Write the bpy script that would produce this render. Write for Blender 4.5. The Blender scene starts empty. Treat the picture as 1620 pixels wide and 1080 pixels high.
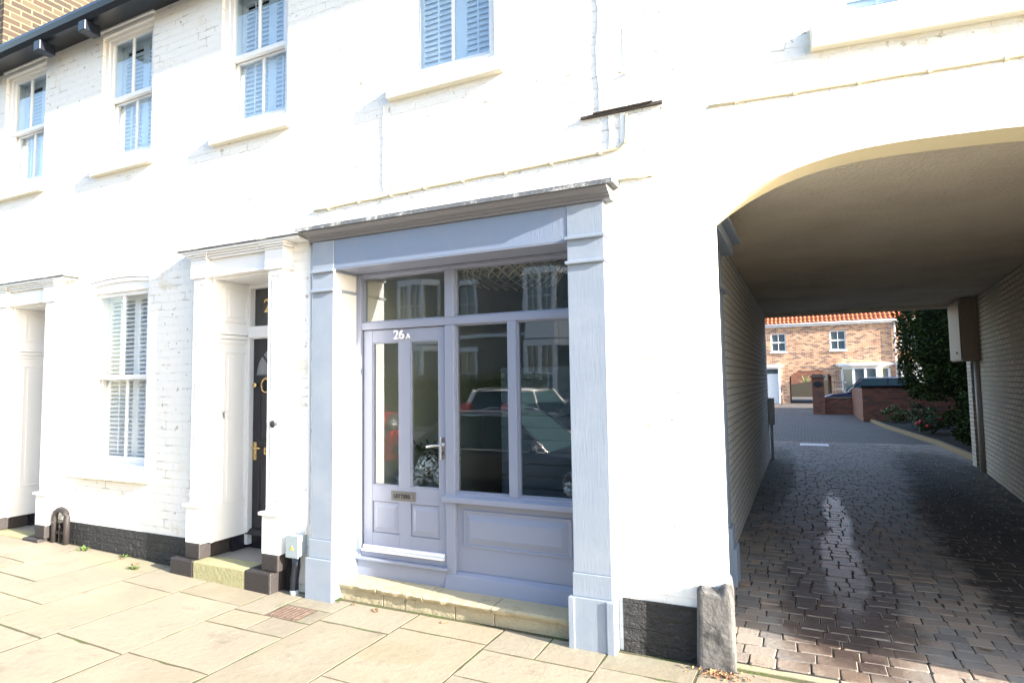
import bpy, math, random
from mathutils import Vector, Matrix
random.seed(7)
S = bpy.context.scene
R = math.radians
# ---------------------------------------------------------------- camera
cd = bpy.data.cameras.new('camera'); cam = bpy.data.objects.new('camera', cd)
S.collection.objects.link(cam); S.camera = cam
cd.sensor_width = 36; cd.lens = 36*960.6/1620; cd.clip_start = .05; cd.clip_end = 500
Rt = Vector((0.90242, 0.43060, -0.01467)); Dn = Vector((-0.04172, 0.05345, -0.99770)); Fw = Vector((-0.42882, 0.90096, 0.06620))
m = Matrix((Rt, -Dn, -Fw)).transposed().to_4x4(); m.translation = (0, -3.8, 1.7)
cam.matrix_world = m
# ---------------------------------------------------------------- sky and sun
SUN = Vector((6.8, -1.0, 2.3)).normalized()          # towards the sun
W = bpy.data.worlds.new('World'); S.world = W; W.use_nodes = True
nt = W.node_tree; bg = nt.nodes['Background']
sky = nt.nodes.new('ShaderNodeTexSky'); sky.sky_type = 'NISHITA'; sky.sun_disc = False
sky.sun_elevation = math.asin(SUN.z); sky.sun_rotation = math.atan2(SUN.x, SUN.y)
nt.links.new(sky.outputs[0], bg.inputs[0]); bg.inputs[1].default_value = .15
ld = bpy.data.lights.new('sun', 'SUN'); ld.energy = 4.6; ld.angle = R(.5); ld.color = (1, .94, .84)
lo = bpy.data.objects.new('sun', ld); S.collection.objects.link(lo)
lo.rotation_euler = SUN.to_track_quat('Z', 'Y').to_euler()
S.view_settings.view_transform = 'Standard'; S.view_settings.look = 'None'
S.view_settings.exposure = 2.2; S.view_settings.gamma = 1
S.cycles.max_bounces = 10; S.cycles.transparent_max_bounces = 12

# ---------------------------------------------------------------- materials
def mat(name, col, rough=.6, metal=0, bump=None, var=None, brick=None, island=None, grime=None, spec=None, emit=None, dist=None):
    """bump=(scale,strength[,stretch]); var=(scale,colour,amount lo,hi); brick=(w,h,mortar,mcol,strength); island=[colours]"""
    M = bpy.data.materials.new(name); M.use_nodes = True
    N = M.node_tree.nodes; Lk = M.node_tree.links.new; P = N['Principled BSDF']
    P.inputs['Roughness'].default_value = rough; P.inputs['Metallic'].default_value = metal
    if spec is not None: P.inputs['Specular IOR Level'].default_value = spec
    tc = N.new('ShaderNodeTexCoord'); uv = tc.outputs['UV']
    c = N.new('ShaderNodeRGB'); c.outputs[0].default_value = (*col, 1); cur = c.outputs[0]
    h = None
    def mix(a, b, fac, mode='MIX'):
        mx = N.new('ShaderNodeMix'); mx.data_type = 'RGBA'; mx.blend_type = mode
        if isinstance(fac, float): mx.inputs[0].default_value = fac
        else: Lk(fac, mx.inputs[0])
        Lk(a, mx.inputs[6])
        if isinstance(b, tuple): mx.inputs[7].default_value = (*b, 1)
        else: Lk(b, mx.inputs[7])
        return mx.outputs[2]
    def noise(scale, det=5, vec=uv, rg=.6):
        n = N.new('ShaderNodeTexNoise'); n.inputs['Scale'].default_value = scale; n.inputs['Detail'].default_value = det
        n.inputs['Roughness'].default_value = rg; Lk(vec, n.inputs['Vector']); return n
    def ramp(v, a, b, x=0., y=1.):
        r = N.new('ShaderNodeMapRange'); Lk(v, r.inputs[0])
        for i, k in enumerate((a, b, x, y)): r.inputs[i+1].default_value = k
        return r.outputs[0]
    if island:
        g = N.new('ShaderNodeNewGeometry'); rr = N.new('ShaderNodeValToRGB'); rr.color_ramp.interpolation = 'LINEAR'
        e = rr.color_ramp.elements
        while len(e) < len(island): e.new(.5)
        for i, cc in enumerate(island): e[i].position = i/(len(island)-1); e[i].color = (*cc, 1)
        Lk(g.outputs['Random Per Island'], rr.inputs[0]); cur = rr.outputs[0]
    if brick:
        bw, bh, mo, mc, bs = brick[:5]; cols = brick[5] if len(brick) > 5 else None
        nd = noise(7., 3); ad = N.new('ShaderNodeVectorMath'); ad.operation = 'MULTIPLY_ADD'
        Lk(nd.outputs['Color'], ad.inputs[0]); k = brick[6] if len(brick) > 6 else .012
        ad.inputs[1].default_value = (k, k, k); Lk(uv, ad.inputs[2])
        b = N.new('ShaderNodeTexBrick'); Lk(ad.outputs[0], b.inputs['Vector'])
        b.inputs['Scale'].default_value = 1; b.inputs['Brick Width'].default_value = bw; b.inputs['Row Height'].default_value = bh
        b.inputs['Mortar Size'].default_value = mo; b.inputs['Mortar Smooth'].default_value = .3
        if cols:
            b.inputs['Color1'].default_value = (*cols[0], 1); b.inputs['Color2'].default_value = (*cols[1], 1); b.inputs['Bias'].default_value = -.1
            b.inputs['Mortar'].default_value = (*mc, 1); cur = b.outputs['Color']
            if len(cols) > 2:
                # a third brick colour, in whole bricks
                def mth(op, a_, b_):
                    q_ = N.new('ShaderNodeMath'); q_.operation = op
                    for i_, z_ in enumerate((a_, b_)):
                        if isinstance(z_, (int, float)): q_.inputs[i_].default_value = z_
                        else: Lk(z_, q_.inputs[i_])
                    return q_.outputs[0]
                sx = N.new('ShaderNodeSeparateXYZ'); Lk(ad.outputs[0], sx.inputs[0])
                rw_ = mth('FLOOR', mth('DIVIDE', sx.outputs[1], bh), 0); par = mth('FLOORED_MODULO', rw_, 2)
                xo = mth('ADD', sx.outputs[0], mth('MULTIPLY', mth('SUBTRACT', 1, par), bw*.5))
                sn = N.new('ShaderNodeCombineXYZ'); Lk(mth('FLOOR', mth('DIVIDE', xo, bw), 0), sn.inputs[0]); Lk(rw_, sn.inputs[1])
                wn = N.new('ShaderNodeTexWhiteNoise'); Lk(sn.outputs[0], wn.inputs['Vector'])
                inv = ramp(b.outputs['Fac'], 0, 1, 1, 0)
                mu = N.new('ShaderNodeMath'); mu.operation = 'MULTIPLY'; Lk(ramp(wn.outputs['Value'], .62, .75), mu.inputs[0]); Lk(inv, mu.inputs[1])
                cur = mix(cur, cols[2], mu.outputs[0])
        else:
            ns = noise(4.6, 8); mu = N.new('ShaderNodeMath'); mu.operation = 'MULTIPLY'
            Lk(ramp(ns.outputs[0], .55, .63), mu.inputs[0]); Lk(b.outputs['Fac'], mu.inputs[1])
            cur = mix(cur, mc, mu.outputs[0])
        h = ramp(b.outputs['Fac'], 0, 1, bs, 0)
    if var:
        for (sc, cc, a, bb) in var:
            n = noise(sc, 6); cur = mix(cur, cc, ramp(n.outputs[0], a, bb))
    if grime:
        n = noise(grime[0], 8, rg=.75); cur = mix(cur, grime[1], ramp(n.outputs[0], grime[2], grime[3]))
    Lk(cur, P.inputs['Base Color'])
    if bump:
        v = uv
        if len(bump) > 2:
            mp = N.new('ShaderNodeMapping'); mp.inputs['Scale'].default_value = bump[2]; Lk(uv, mp.inputs[0]); v = mp.outputs[0]
        n = noise(bump[0], 7, v, .65)
        s = ramp(n.outputs[0], 0, 1, 0, bump[1])
        if h is None: h = s
        else:
            a = N.new('ShaderNodeMath'); a.operation = 'ADD'; Lk(h, a.inputs[0]); Lk(s, a.inputs[1]); h = a.outputs[0]
    if h is not None:
        bp = N.new('ShaderNodeBump'); bp.inputs['Distance'].default_value = dist or .01; bp.inputs['Strength'].default_value = 1
        Lk(h, bp.inputs['Height']); Lk(bp.outputs[0], P.inputs['Normal'])
    M['P'] = 0
    return M
def glass(name, tint, refl, fr=.02):
    M = bpy.data.materials.new(name); M.use_nodes = True; N = M.node_tree.nodes; Lk = M.node_tree.links.new
    N.remove(N['Principled BSDF']); out = N['Material Output']
    t = N.new('ShaderNodeBsdfTransparent'); t.inputs[0].default_value = (*tint, 1)
    g = N.new('ShaderNodeBsdfGlossy'); g.inputs['Roughness'].default_value = fr
    f = N.new('ShaderNodeLayerWeight'); f.inputs[0].default_value = .5
    pw = N.new('ShaderNodeMath'); pw.operation = 'POWER'; Lk(f.outputs['Facing'], pw.inputs[0]); pw.inputs[1].default_value = 5
    ma = N.new('ShaderNodeMath'); ma.operation = 'MULTIPLY_ADD'; Lk(pw.outputs[0], ma.inputs[0]); ma.inputs[1].default_value = 1-refl; ma.inputs[2].default_value = refl
    nz = N.new('ShaderNodeTexNoise'); nz.inputs['Scale'].default_value = 2.2; bp = N.new('ShaderNodeBump'); bp.inputs['Strength'].default_value = .03; bp.inputs['Distance'].default_value = .02
    tc = N.new('ShaderNodeTexCoord'); Lk(tc.outputs['UV'], nz.inputs['Vector']); Lk(nz.outputs[0], bp.inputs['Height']); Lk(bp.outputs[0], g.inputs['Normal'])
    mx = N.new('ShaderNodeMixShader'); Lk(ma.outputs[0], mx.inputs[0]); Lk(t.outputs[0], mx.inputs[1]); Lk(g.outputs[0], mx.inputs[2])
    Lk(mx.outputs[0], out.inputs[0]); return M
WH = (.85, .84, .80)
m_wall = mat('painted brick', WH, .75, brick=(.23, .077, .006, (.56, .51, .45), .26, None, .03), bump=(26, .5), var=[(14, (.44, .39, .33), .635, .68), (3.5, (.70, .64, .50), .60, .72)], grime=(1.3, (.74, .68, .55), .60, .8), dist=.012)
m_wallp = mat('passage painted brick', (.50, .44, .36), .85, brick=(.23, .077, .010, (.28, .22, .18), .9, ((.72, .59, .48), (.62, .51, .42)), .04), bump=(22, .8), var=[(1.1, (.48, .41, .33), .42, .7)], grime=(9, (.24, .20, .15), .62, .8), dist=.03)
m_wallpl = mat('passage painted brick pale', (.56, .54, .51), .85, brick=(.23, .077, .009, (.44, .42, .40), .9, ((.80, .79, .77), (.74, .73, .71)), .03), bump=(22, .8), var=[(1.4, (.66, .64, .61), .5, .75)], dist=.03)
m_rend = mat('smooth white render', WH, .7, bump=(14, .4), grime=(2.2, (.74, .68, .5), .64, .8))
m_blkbrick = mat('black painted brick', (.013, .013, .015), .55, brick=(.23, .077, .010, (.05, .045, .04), .9, None, .03), bump=(20, 2.0), grime=(6, (.26, .20, .15), .64, .72), dist=.03)
m_blk = mat('black painted stone', (.030, .025, .025), .6, bump=(30, .6), grime=(11, (.26, .21, .16), .63, .70))
m_fender = mat('grey rendered stone', (.13, .125, .12), .8, bump=(10, .9), var=[(4, (.04, .04, .04), .46, .6)], grime=(7, (.34, .33, .30), .58, .72), dist=.02)
m_gloss = mat('white gloss paint', (.80, .80, .80), .35, bump=(5, .1))
m_blue = mat('blue grey paint', (.21, .265, .37), .42, bump=(9, .2, (9, 1, 1)), var=[(3, (.24, .275, .36), .45, .7)])
m_blue2 = mat('grey blue joinery paint', (.255, .28, .365), .38, bump=(8, .12))
m_bluep = mat('worn blue grey paint', (.27, .315, .385), .45, bump=(7, .14, (12, 1.0, 1)), var=[(2.5, (.32, .36, .42), .45, .7)], grime=(22, (.42, .44, .5), .68, .74))
m_bluedk = mat('passage blue grey paint', (.24, .29, .37), .5, bump=(9, .3, (9, 1, 1)))
m_door = mat('black gloss door paint', (.018, .017, .024), .28, bump=(6, .1))
m_lead = mat('lead flashing', (.15, .155, .16), .55, .2, bump=(18, .8), grime=(5, (.55, .53, .48), .52, .62))
m_stonesill = mat('painted sill', (.79, .75, .62), .75, bump=(20, .5))
m_gut = mat('black gutter', (.012, .016, .026), .28)
m_slate = mat('roof slate', (.07, .075, .085), .6, brick=(.3, .2, .006, (.03, .03, .03), .6, ((.07, .075, .085), (.10, .10, .11))))
m_brbrick = mat('brown stock brick', (.2, .12, .08), .85, brick=(.25, .085, .013, (.16, .125, .075), .5, ((.042, .03, .022), (.062, .038, .025), (.075, .058, .036)), .008), bump=(30, .6))
m_orbrick = mat('orange reclaimed brick', (.4, .2, .1), .85, brick=(.26, .085, .013, (.60, .43, .30), .4, ((.46, .23, .13), (.62, .40, .25), (.17, .10, .085)), .02), var=[(1.7, (.30, .16, .11), .55, .75)], bump=(20, .4))
m_rdbrick = mat('red garden brick', (.3, .1, .05), .85, brick=(.23, .077, .010, (.16, .10, .075), .5, ((.28, .10, .055), (.22, .075, .045), (.15, .065, .045)), .01), bump=(20, .5))
m_tile = mat('orange clay pantile', (.50, .13, .045), .45, bump=(8, .3))
m_flag = mat('sandstone flags', (.5, .42, .3), .8, island=[(.25, .215, .15), (.32, .26, .18), (.28, .245, .18), (.34, .275, .195), (.235, .20, .145)], bump=(16, .55), var=[(1.6, (.38, .32, .23), .5, .75), (.7, (.24, .215, .165), .52, .72), (38, (.17, .15, .11), .70, .74)], grime=(3.2, (.17, .145, .10), .54, .74))
m_bed = mat('joint sand', (.09, .078, .04), .95, bump=(40, 1), grime=(3, (.07, .10, .02), .5, .6))
m_sett = mat('tumbled setts', (.2, .17, .15), .75, island=[(.22, .195, .17), (.31, .24, .19), (.25, .22, .195), (.35, .27, .21), (.28, .255, .225), (.18, .16, .15)], spec=.3, bump=(32, .7), grime=(2.6, (.17, .145, .125), .54, .7))
m_settbase = mat('joint earth', (.03, .028, .022), .95, bump=(40, 1), grime=(2.2, (.05, .08, .02), .58, .66))
m_yard = mat('courtyard setts', (.2, .17, .15), .8, brick=(.18, .135, .012, (.045, .038, .032), .6, ((.11, .09, .08), (.15, .12, .10)), .01), bump=(20, .5))
m_kerb = mat('mossy concrete edging', (.36, .33, .22), .85, bump=(26, .7), grime=(9, (.17, .18, .07), .5, .7))
m_step = mat('sandstone step', (.42, .36, .235), .8, bump=(14, .8), grime=(5, (.20, .17, .09), .55, .72), dist=.02)
m_stepg = mat('algae stained stone', (.33, .31, .17), .85, bump=(26, .8), grime=(8, (.2, .19, .09), .55, .7))
m_floor = mat('porch floor stone', (.30, .27, .23), .8, bump=(30, .3))
m_road = mat('asphalt', (.055, .055, .058), .85, bump=(60, 1))
m_soil = mat('bed soil', (.035, .026, .018), .95, bump=(20, 2), dist=.04)
m_grass = mat('rough ground', (.06, .09, .03), .95, bump=(8, 2))
m_ceil = mat('roughcast ceiling', (.78, .70, .56), .9, bump=(30, 3.4), var=[(.6, (.60, .53, .42), .45, .7)], dist=.012)
m_soffit = mat('cream arch paint', (.86, .76, .50), .6, bump=(9, .2))
m_brass = mat('brass', (.80, .58, .26), .25, 1)
m_chrome = mat('chrome', (.75, .75, .76), .2, 1)
m_dull = mat('dull nickel', (.17, .165, .15), .5, .3)
m_alu = mat('white threshold strip', (.80, .80, .82), .4)
m_slat = mat('white shutter louvre', (.80, .81, .82), .4)
m_dark = mat('painted room shade', (.045, .042, .04), .9)  # near-black colour stands in for the shade of unlit rooms
m_cream = mat('cream interior wall', (.66, .62, .48), .8)
m_int = mat('grey interior wall', (.26, .28, .28), .9)
m_intf = mat('interior floor', (.05, .042, .035), .6)
m_slatd = mat('slate blue slats', (.09, .125, .16), .5)
m_meter = mat('grey plastic', (.30, .36, .39), .45)
m_yel = mat('yellow warning label', (.8, .6, .08), .5)
m_buff = mat('buff painted cabinet', (.33, .25, .20), .6, bump=(9, .2))
m_cable = mat('painted cable', (.74, .64, .42), .6)
m_dkslate = mat('dark slate strip', (.07, .055, .045), .7, bump=(40, 1))
m_rust = mat('rusty iron', (.16, .10, .075), .8, bump=(40, 1), grime=(20, (.3, .25, .18), .5, .7))
m_galv = mat('galvanised steel', (.42, .43, .45), .4, .6)
m_upvc = mat('white upvc', (.80, .80, .81), .4)
m_pipe = mat('pale soil pipe', (.45, .40, .38), .5)
m_leaf = mat('hedge leaf', (.05, .08, .02), .75, spec=.12, island=[(.012, .022, .004), (.022, .038, .006), (.040, .062, .010), (.016, .026, .005)])
m_leaf2 = mat('shrub leaf', (.05, .08, .02), .5, island=[(.03, .06, .02), (.06, .10, .03), (.09, .12, .04), (.04, .07, .02)])
m_leafy = mat('golden hedge leaf', (.2, .2, .04), .5, island=[(.04, .07, .02), (.08, .11, .03), (.22, .2, .04)])
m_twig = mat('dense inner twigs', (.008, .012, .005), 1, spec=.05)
m_red = mat('red flower', (.5, .02, .03), .5)
m_bark = mat('bark', (.06, .045, .03), .9, bump=(20, 1))
m_petal = mat('white petal', (.88, .90, .90), .6)
m_dead = mat('dead leaf', (.25, .12, .05), .7, island=[(.28, .13, .06), (.34, .2, .1), (.18, .08, .04)])
m_weed = mat('weed leaf', (.16, .26, .04), .6, island=[(.06, .11, .02), (.12, .16, .04)])
m_wick = mat('wicker', (.62, .54, .40), .7)
m_wood = mat('oak', (.16, .10, .06), .6, bump=(6, .3, (1, 12, 1)))
m_opp = mat('grey gault brick', (.2, .18, .14), .85, brick=(.225, .077, .012, (.20, .19, .175), .5, ((.15, .14, .125), (.22, .20, .175)), .008), var=[(.9, (.12, .115, .11), .5, .7)])
m_oppst = mat('pale stone dressing', (.62, .66, .70), .7, bump=(20, .3))
m_tyre = mat('tyre rubber', (.02, .02, .02), .8)
m_rim = mat('alloy wheel', (.5, .5, .52), .35, .8)
m_navy = mat('navy car paint', (.008, .011, .035), .25, spec=.3); m_bkcar = mat('black car paint', (.015, .016, .018), .2)
m_whcar = mat('white car paint', (.80, .78, .74), .25); m_rdcar = mat('red car paint', (.20, .012, .012), .2); m_gycar = mat('dark grey car paint', (.025, .028, .035), .25)
m_cglass = mat('car window glass', (.03, .06, .065), .08, spec=.15)
m_lamp = mat('clear headlamp', (.7, .7, .72), .1); m_tail = mat('red tail lamp', (.6, .01, .02), .15)
m_glass = glass('window glass', (.86, .92, .92), .20)
m_glassu = glass('upper window glass', (.80, .92, 1), .22)
m_glassl = glass('ground floor glass', (.94, .97, .98), .10)
m_sign = mat('dark cast plaque', (.02, .02, .025), .5)
# wet, oily and mossy patches on the drive (a shape of their own on the ground), plus painted shade deep in the passage
def patches(M, spots):
    N = M.node_tree.nodes; Lk = M.node_tree.links.new; P = N['Principled BSDF']
    tc = N.new('ShaderNodeTexCoord')
    nz = N.new('ShaderNodeTexNoise'); nz.inputs['Scale'].default_value = 3.5; nz.inputs['Detail'].default_value = 6; Lk(tc.outputs['UV'], nz.inputs['Vector'])
    cur = P.inputs['Base Color'].links[0].from_socket; rg = None
    for (cx, cy, rx, ry, col, amt, rough) in spots:
        mp = N.new('ShaderNodeMapping'); mp.vector_type = 'TEXTURE'; mp.inputs['Location'].default_value = (cx, cy, 0); mp.inputs['Scale'].default_value = (rx, ry, 1)
        Lk(tc.outputs['UV'], mp.inputs[0])
        ln = N.new('ShaderNodeVectorMath'); ln.operation = 'LENGTH'; Lk(mp.outputs[0], ln.inputs[0])
        ad = N.new('ShaderNodeMath'); ad.operation = 'MULTIPLY_ADD'; Lk(nz.outputs[0], ad.inputs[0]); ad.inputs[1].default_value = .9; Lk(ln.outputs['Value'], ad.inputs[2])
        mr = N.new('ShaderNodeMapRange'); Lk(ad.outputs[0], mr.inputs[0])
        for i, k in enumerate((1.22, 1.55, amt, 0)): mr.inputs[i+1].default_value = k
        mx = N.new('ShaderNodeMix'); mx.data_type = 'RGBA'; Lk(mr.outputs[0], mx.inputs[0]); Lk(cur, mx.inputs[6]); mx.inputs[7].default_value = (*col, 1); cur = mx.outputs[2]
        if rough is not None:
            m2 = N.new('ShaderNodeMix'); m2.data_type = 'FLOAT'; Lk(mr.outputs[0], m2.inputs[0])
            if rg is None: m2.inputs[2].default_value = P.inputs['Roughness'].default_value
            else: Lk(rg, m2.inputs[2])
            m2.inputs[3].default_value = rough; rg = m2.outputs[0]
    Lk(cur, P.inputs['Base Color'])
    if rg is not None: Lk(rg, P.inputs['Roughness'])
patches(m_sett, [(.3, 8.6, 2.2, 6.2, (.065, .055, .052), .85, .5), (.20, .9, .42, 1.0, (.13, .075, .045), .5, .55), (.20, 2.1, .46, 1.9, (.05, .032, .027), .93, .45), (.25, 2.6, .17, 1.5, (.045, .035, .035), .9, .14), (.30, 4.8, .14, 1.6, (.07, .065, .07), .8, .2), (1.75, 3.6, .60, 4.6, (.035, .03, .028), .9, .85),  # first spot paints the deepening passage shade, with grime, into the setts
                 (2.3, 8.0, .8, 5., (.035, .035, .028), .8, .8), (-.5, 8.5, .35, 4., (.05, .055, .035), .6, .8)])
patches(m_flag, [(-2.4, -.55, .28, .16, (.26, .22, .13), .5, None), (-5.9, -.1, .6, .16, (.30, .28, .17), .6, None), (-1.2, .0, .4, .16, (.27, .25, .18), .5, None)])

# ---------------------------------------------------------------- mesh helpers
def link(o): S.collection.objects.link(o); return o
def tag(o, label=None, cat=None, group=None, kind=None):
    if label: o['label'] = label
    if cat: o['category'] = cat
    if group: o['group'] = group
    if kind: o['kind'] = kind
    return o
def thing(name, label, cat, loc=(0, 0, 0), rz=0, group=None):
    o = link(bpy.data.objects.new(name, None)); o.location = loc; o.rotation_euler = (0, 0, rz); o.empty_display_size = .2
    return tag(o, label, cat, group)
class MB:
    def __init__(s): s.v = []; s.f = []; s.smooth = []; s.mi = []
    def add(s, vs, fs, sm=False, mi=0):
        k = len(s.v); s.v += [tuple(p) for p in vs]; s.f += [tuple(i+k for i in f) for f in fs]; s.smooth += [sm]*len(fs); s.mi += [mi]*len(fs); return s
    def box(s, x0, x1, y0, y1, z0, z1, mi=0):
        if x1 < x0: x0, x1 = x1, x0
        if y1 < y0: y0, y1 = y1, y0
        if z1 < z0: z0, z1 = z1, z0
        return s.add([(x0,y0,z0),(x1,y0,z0),(x1,y1,z0),(x0,y1,z0),(x0,y0,z1),(x1,y0,z1),(x1,y1,z1),(x0,y1,z1)],
                     [(0,3,2,1),(4,5,6,7),(0,1,5,4),(1,2,6,5),(2,3,7,6),(3,0,4,7)], mi=mi)
    def prism(s, poly, a0, a1, axis='y', mi=0, sm=False):
        n = len(poly)
        def mk(p, a): return (p[0], a, p[1]) if axis == 'y' else ((a, p[0], p[1]) if axis == 'x' else (p[0], p[1], a))
        vs = [mk(p, a0) for p in poly]+[mk(p, a1) for p in poly]
        ar = sum(poly[i][0]*poly[(i+1) % n][1]-poly[(i+1) % n][0]*poly[i][1] for i in range(n))
        flip = (ar < 0) ^ (axis in 'xz')
        f0 = tuple(range(n)); f1 = tuple(range(2*n-1, n-1, -1)); sd = [(i, i+n, (i+1) % n+n, (i+1) % n) for i in range(n)]
        fs = [f0, f1]+sd
        if flip: fs = [tuple(reversed(f)) for f in fs]
        if a1 < a0: fs = [tuple(reversed(f)) for f in fs]
        k = len(s.f); s.add(vs, fs, False, mi)
        if sm:
            for i in range(k+2, len(s.f)): s.smooth[i] = True
        return s
    def tube(s, pts, r, n=8, caps=True, mi=0):
        pts = [Vector(p) for p in pts]; vs = []; fs = []
        up = Vector((0, 0, 1))
        for i, p in enumerate(pts):
            d = (pts[min(i+1, len(pts)-1)]-pts[max(i-1, 0)]).normalized()
            a = d.cross(up) if abs(d.dot(up)) < .95 else d.cross(Vector((0, 1, 0))); a.normalize(); b = d.cross(a)
            rr = r[i] if isinstance(r, (list, tuple)) else r
            vs += [p+(a*math.cos(2*math.pi*k/n)+b*math.sin(2*math.pi*k/n))*rr for k in range(n)]
        for i in range(len(pts)-1):
            for k in range(n): fs.append((i*n+k, (i+1)*n+k, (i+1)*n+(k+1) % n, i*n+(k+1) % n))
        s.add(vs, fs, True, mi)
        if caps:
            k0 = len(s.v)-len(vs)
            s.f.append(tuple(k0+k for k in range(n))); s.f.append(tuple(k0+(len(pts)-1)*n+k for k in reversed(range(n)))); s.smooth += [False]*2; s.mi += [mi]*2
        return s
    def lathe(s, c, prof, n=20, axis='z', mi=0):
        vs = []; fs = []
        for (r, h) in prof:
            for k in range(n):
                a = 2*math.pi*k/n; p = (r*math.cos(a), r*math.sin(a), h)
                if axis == 'y': p = (p[0], h, p[1])
                if axis == 'x': p = (h, p[0], p[1])
                vs.append((c[0]+p[0], c[1]+p[1], c[2]+p[2]))
        for i in range(len(prof)-1):
            for k in range(n): fs.append((i*n+k, i*n+(k+1) % n, (i+1)*n+(k+1) % n, (i+1)*n+k))
        s.add(vs, fs, True, mi); k0 = len(s.v)-len(vs)
        s.f.append(tuple(k0+k for k in range(n))); s.f.append(tuple(k0+(len(prof)-1)*n+k for k in range(n))); s.smooth += [False]*2; s.mi += [mi]*2
        return s
    def build(s, name, mt, parent=None, bevel=0, local=False, seg=2, label=None):
        me = bpy.data.meshes.new(name); o = link(bpy.data.objects.new(name, me))
        off = Vector((0, 0, 0))
        if parent is not None:
            o.parent = parent
            if not local:
                p = parent
                while p is not None: off += p.location; p = p.parent
        me.from_pydata([tuple(Vector(v)-off) for v in s.v], [], s.f)
        for M_ in (mt if isinstance(mt, (list, tuple)) else [mt]): me.materials.append(M_)
        me.polygons.foreach_set('use_smooth', s.smooth); me.polygons.foreach_set('material_index', s.mi)
        me.update()
        uv = me.uv_layers.new(name='UVMap').data
        for p in me.polygons:
            n = p.normal; ax = max(range(3), key=lambda i: abs(n[i]))
            for li in p.loop_indices:
                v = s.v[me.loops[li].vertex_index]
                uv[li].uv = (v[1], v[2]) if ax == 0 else ((v[0], v[2]) if ax == 1 else (v[0], v[1]))
        if bevel:
            b = o.modifiers.new('bevel', 'BEVEL'); b.width = bevel; b.segments = seg; b.limit_method = 'ANGLE'; b.angle_limit = R(40)
        if label: o['label'] = label
        return o
def bx(name, x0, x1, y0, y1, z0, z1, mt, parent=None, bevel=0, **k): return MB().box(x0, x1, y0, y1, z0, z1).build(name, mt, parent, bevel, **k)
def wall_holes(mb, x0, x1, z0, z1, y0, y1, holes, mi=0):
    """front skin at y0 with rectangular holes, reveals back to y1"""
    xs = sorted({x0, x1, *[h[0] for h in holes], *[h[1] for h in holes]}); zs = sorted({z0, z1, *[h[2] for h in holes], *[h[3] for h in holes]})
    for i in range(len(xs)-1):
        for j in range(len(zs)-1):
            cx = (xs[i]+xs[i+1])/2; cz = (zs[j]+zs[j+1])/2
            if any(h[0] < cx < h[1] and h[2] < cz < h[3] for h in holes): continue
            a, b, c, d = xs[i], xs[i+1], zs[j], zs[j+1]
            mb.add([(a,y0,c),(b,y0,c),(b,y0,d),(a,y0,d)], [(0,1,2,3)], mi=mi)
            mb.add([(a,y1,c),(b,y1,c),(b,y1,d),(a,y1,d)], [(3,2,1,0)], mi=mi)
    for (a, b, c, d) in holes:
        mb.add([(a,y0,c),(a,y1,c),(a,y1,d),(a,y0,d)], [(0,1,2,3)], mi=mi); mb.add([(b,y0,c),(b,y1,c),(b,y1,d),(b,y0,d)], [(3,2,1,0)], mi=mi)
        mb.add([(a,y0,d),(b,y0,d),(b,y1,d),(a,y1,d)], [(3,2,1,0)], mi=mi)
        if c > z0+.001: mb.add([(a,y0,c),(b,y0,c),(b,y1,c),(a,y1,c)], [(0,1,2,3)], mi=mi)
    mb.add([(x0,y0,z1),(x1,y0,z1),(x1,y1,z1),(x0,y1,z1)], [(0,1,2,3)], mi=mi)
    for x in (x0, x1): mb.add([(x,y0,z0),(x,y1,z0),(x,y1,z1),(x,y0,z1)], [(0,1,2,3)], mi=mi)
    return mb
def gz(x): return max(0, (-x-4.0)*.0247)          # the pavement rises gently to the left
WY = .07                                        # wall face

# ================================================================= GROUND
bx('ground', -150, 150, -150, 150, -1.2, -.35, m_grass).__setitem__('kind', 'structure')
bx('road', -80, 60, -15.0, -3.9, -.6, -.13, m_road).__setitem__('kind', 'structure')
tag(bx('far_pavement', -80, 60, -16.6, -15.01, -.6, -.02, m_flag), kind='structure')
mb = MB()
def slab(mb, x0, x1, y0, y1, zt=0, g=.004, th=.05, b=.0014, rot=0):
    x0 += g; x1 -= g; y0 += g; y1 -= g
    j = lambda: random.uniform(-.004, .004)
    c = [(x0+j(), y0+j()), (x1+j(), y0+j()), (x1+j(), y1+j()), (x0+j(), y1+j())]
    cx = (x0+x1)/2; cy = (y0+y1)/2; dz = random.uniform(-.0004, .0006); tl = random.uniform(-.0003, .0003)
    def Z(x): return gz(x)+zt+dz+tl*(x-cx)
    q = []
    for i in range(4):
        (ax_, ay_), (bx_, by_) = c[i], c[(i+1) % 4]; l = math.hypot(bx_-ax_, by_-ay_); n = max(2, int(l/.09)); ph = random.uniform(0, 6)
        for k in range(n):
            t_ = k/n; e = (random.uniform(0, .005)+.003*math.sin(ph+t_*l*7)**2) if k else .004
            if k and random.random() < .05: e += random.uniform(.004, .014)
            q.append((ax_+(bx_-ax_)*t_+(-(by_-ay_)/l)*e, ay_+(by_-ay_)*t_+((bx_-ax_)/l)*e))
    n = len(q); vs = [(x, y, Z(x)-th) for x, y in q]+[(x, y, Z(x)-b) for x, y in q]
    for x, y in q: vs.append((x+b*max(-1, min(1, (cx-x)*9)), y+b*max(-1, min(1, (cy-y)*9)), Z(x)))
    mb.add(vs, [(i, (i+1) % n, n+(i+1) % n, n+i) for i in range(n)]+[(n+i, n+(i+1) % n, 2*n+(i+1) % n, 2*n+i) for i in range(n)]+[tuple(range(2*n, 3*n))])
cols = [-13.2,-12.5,-11.8,-11,-10.3,-9.6,-8.85,-8.1,-7.4,-6.72,-6.03,-5.39,-4.72,-4.0,-3.24,-2.62,-1.92,-1.17]
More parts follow.
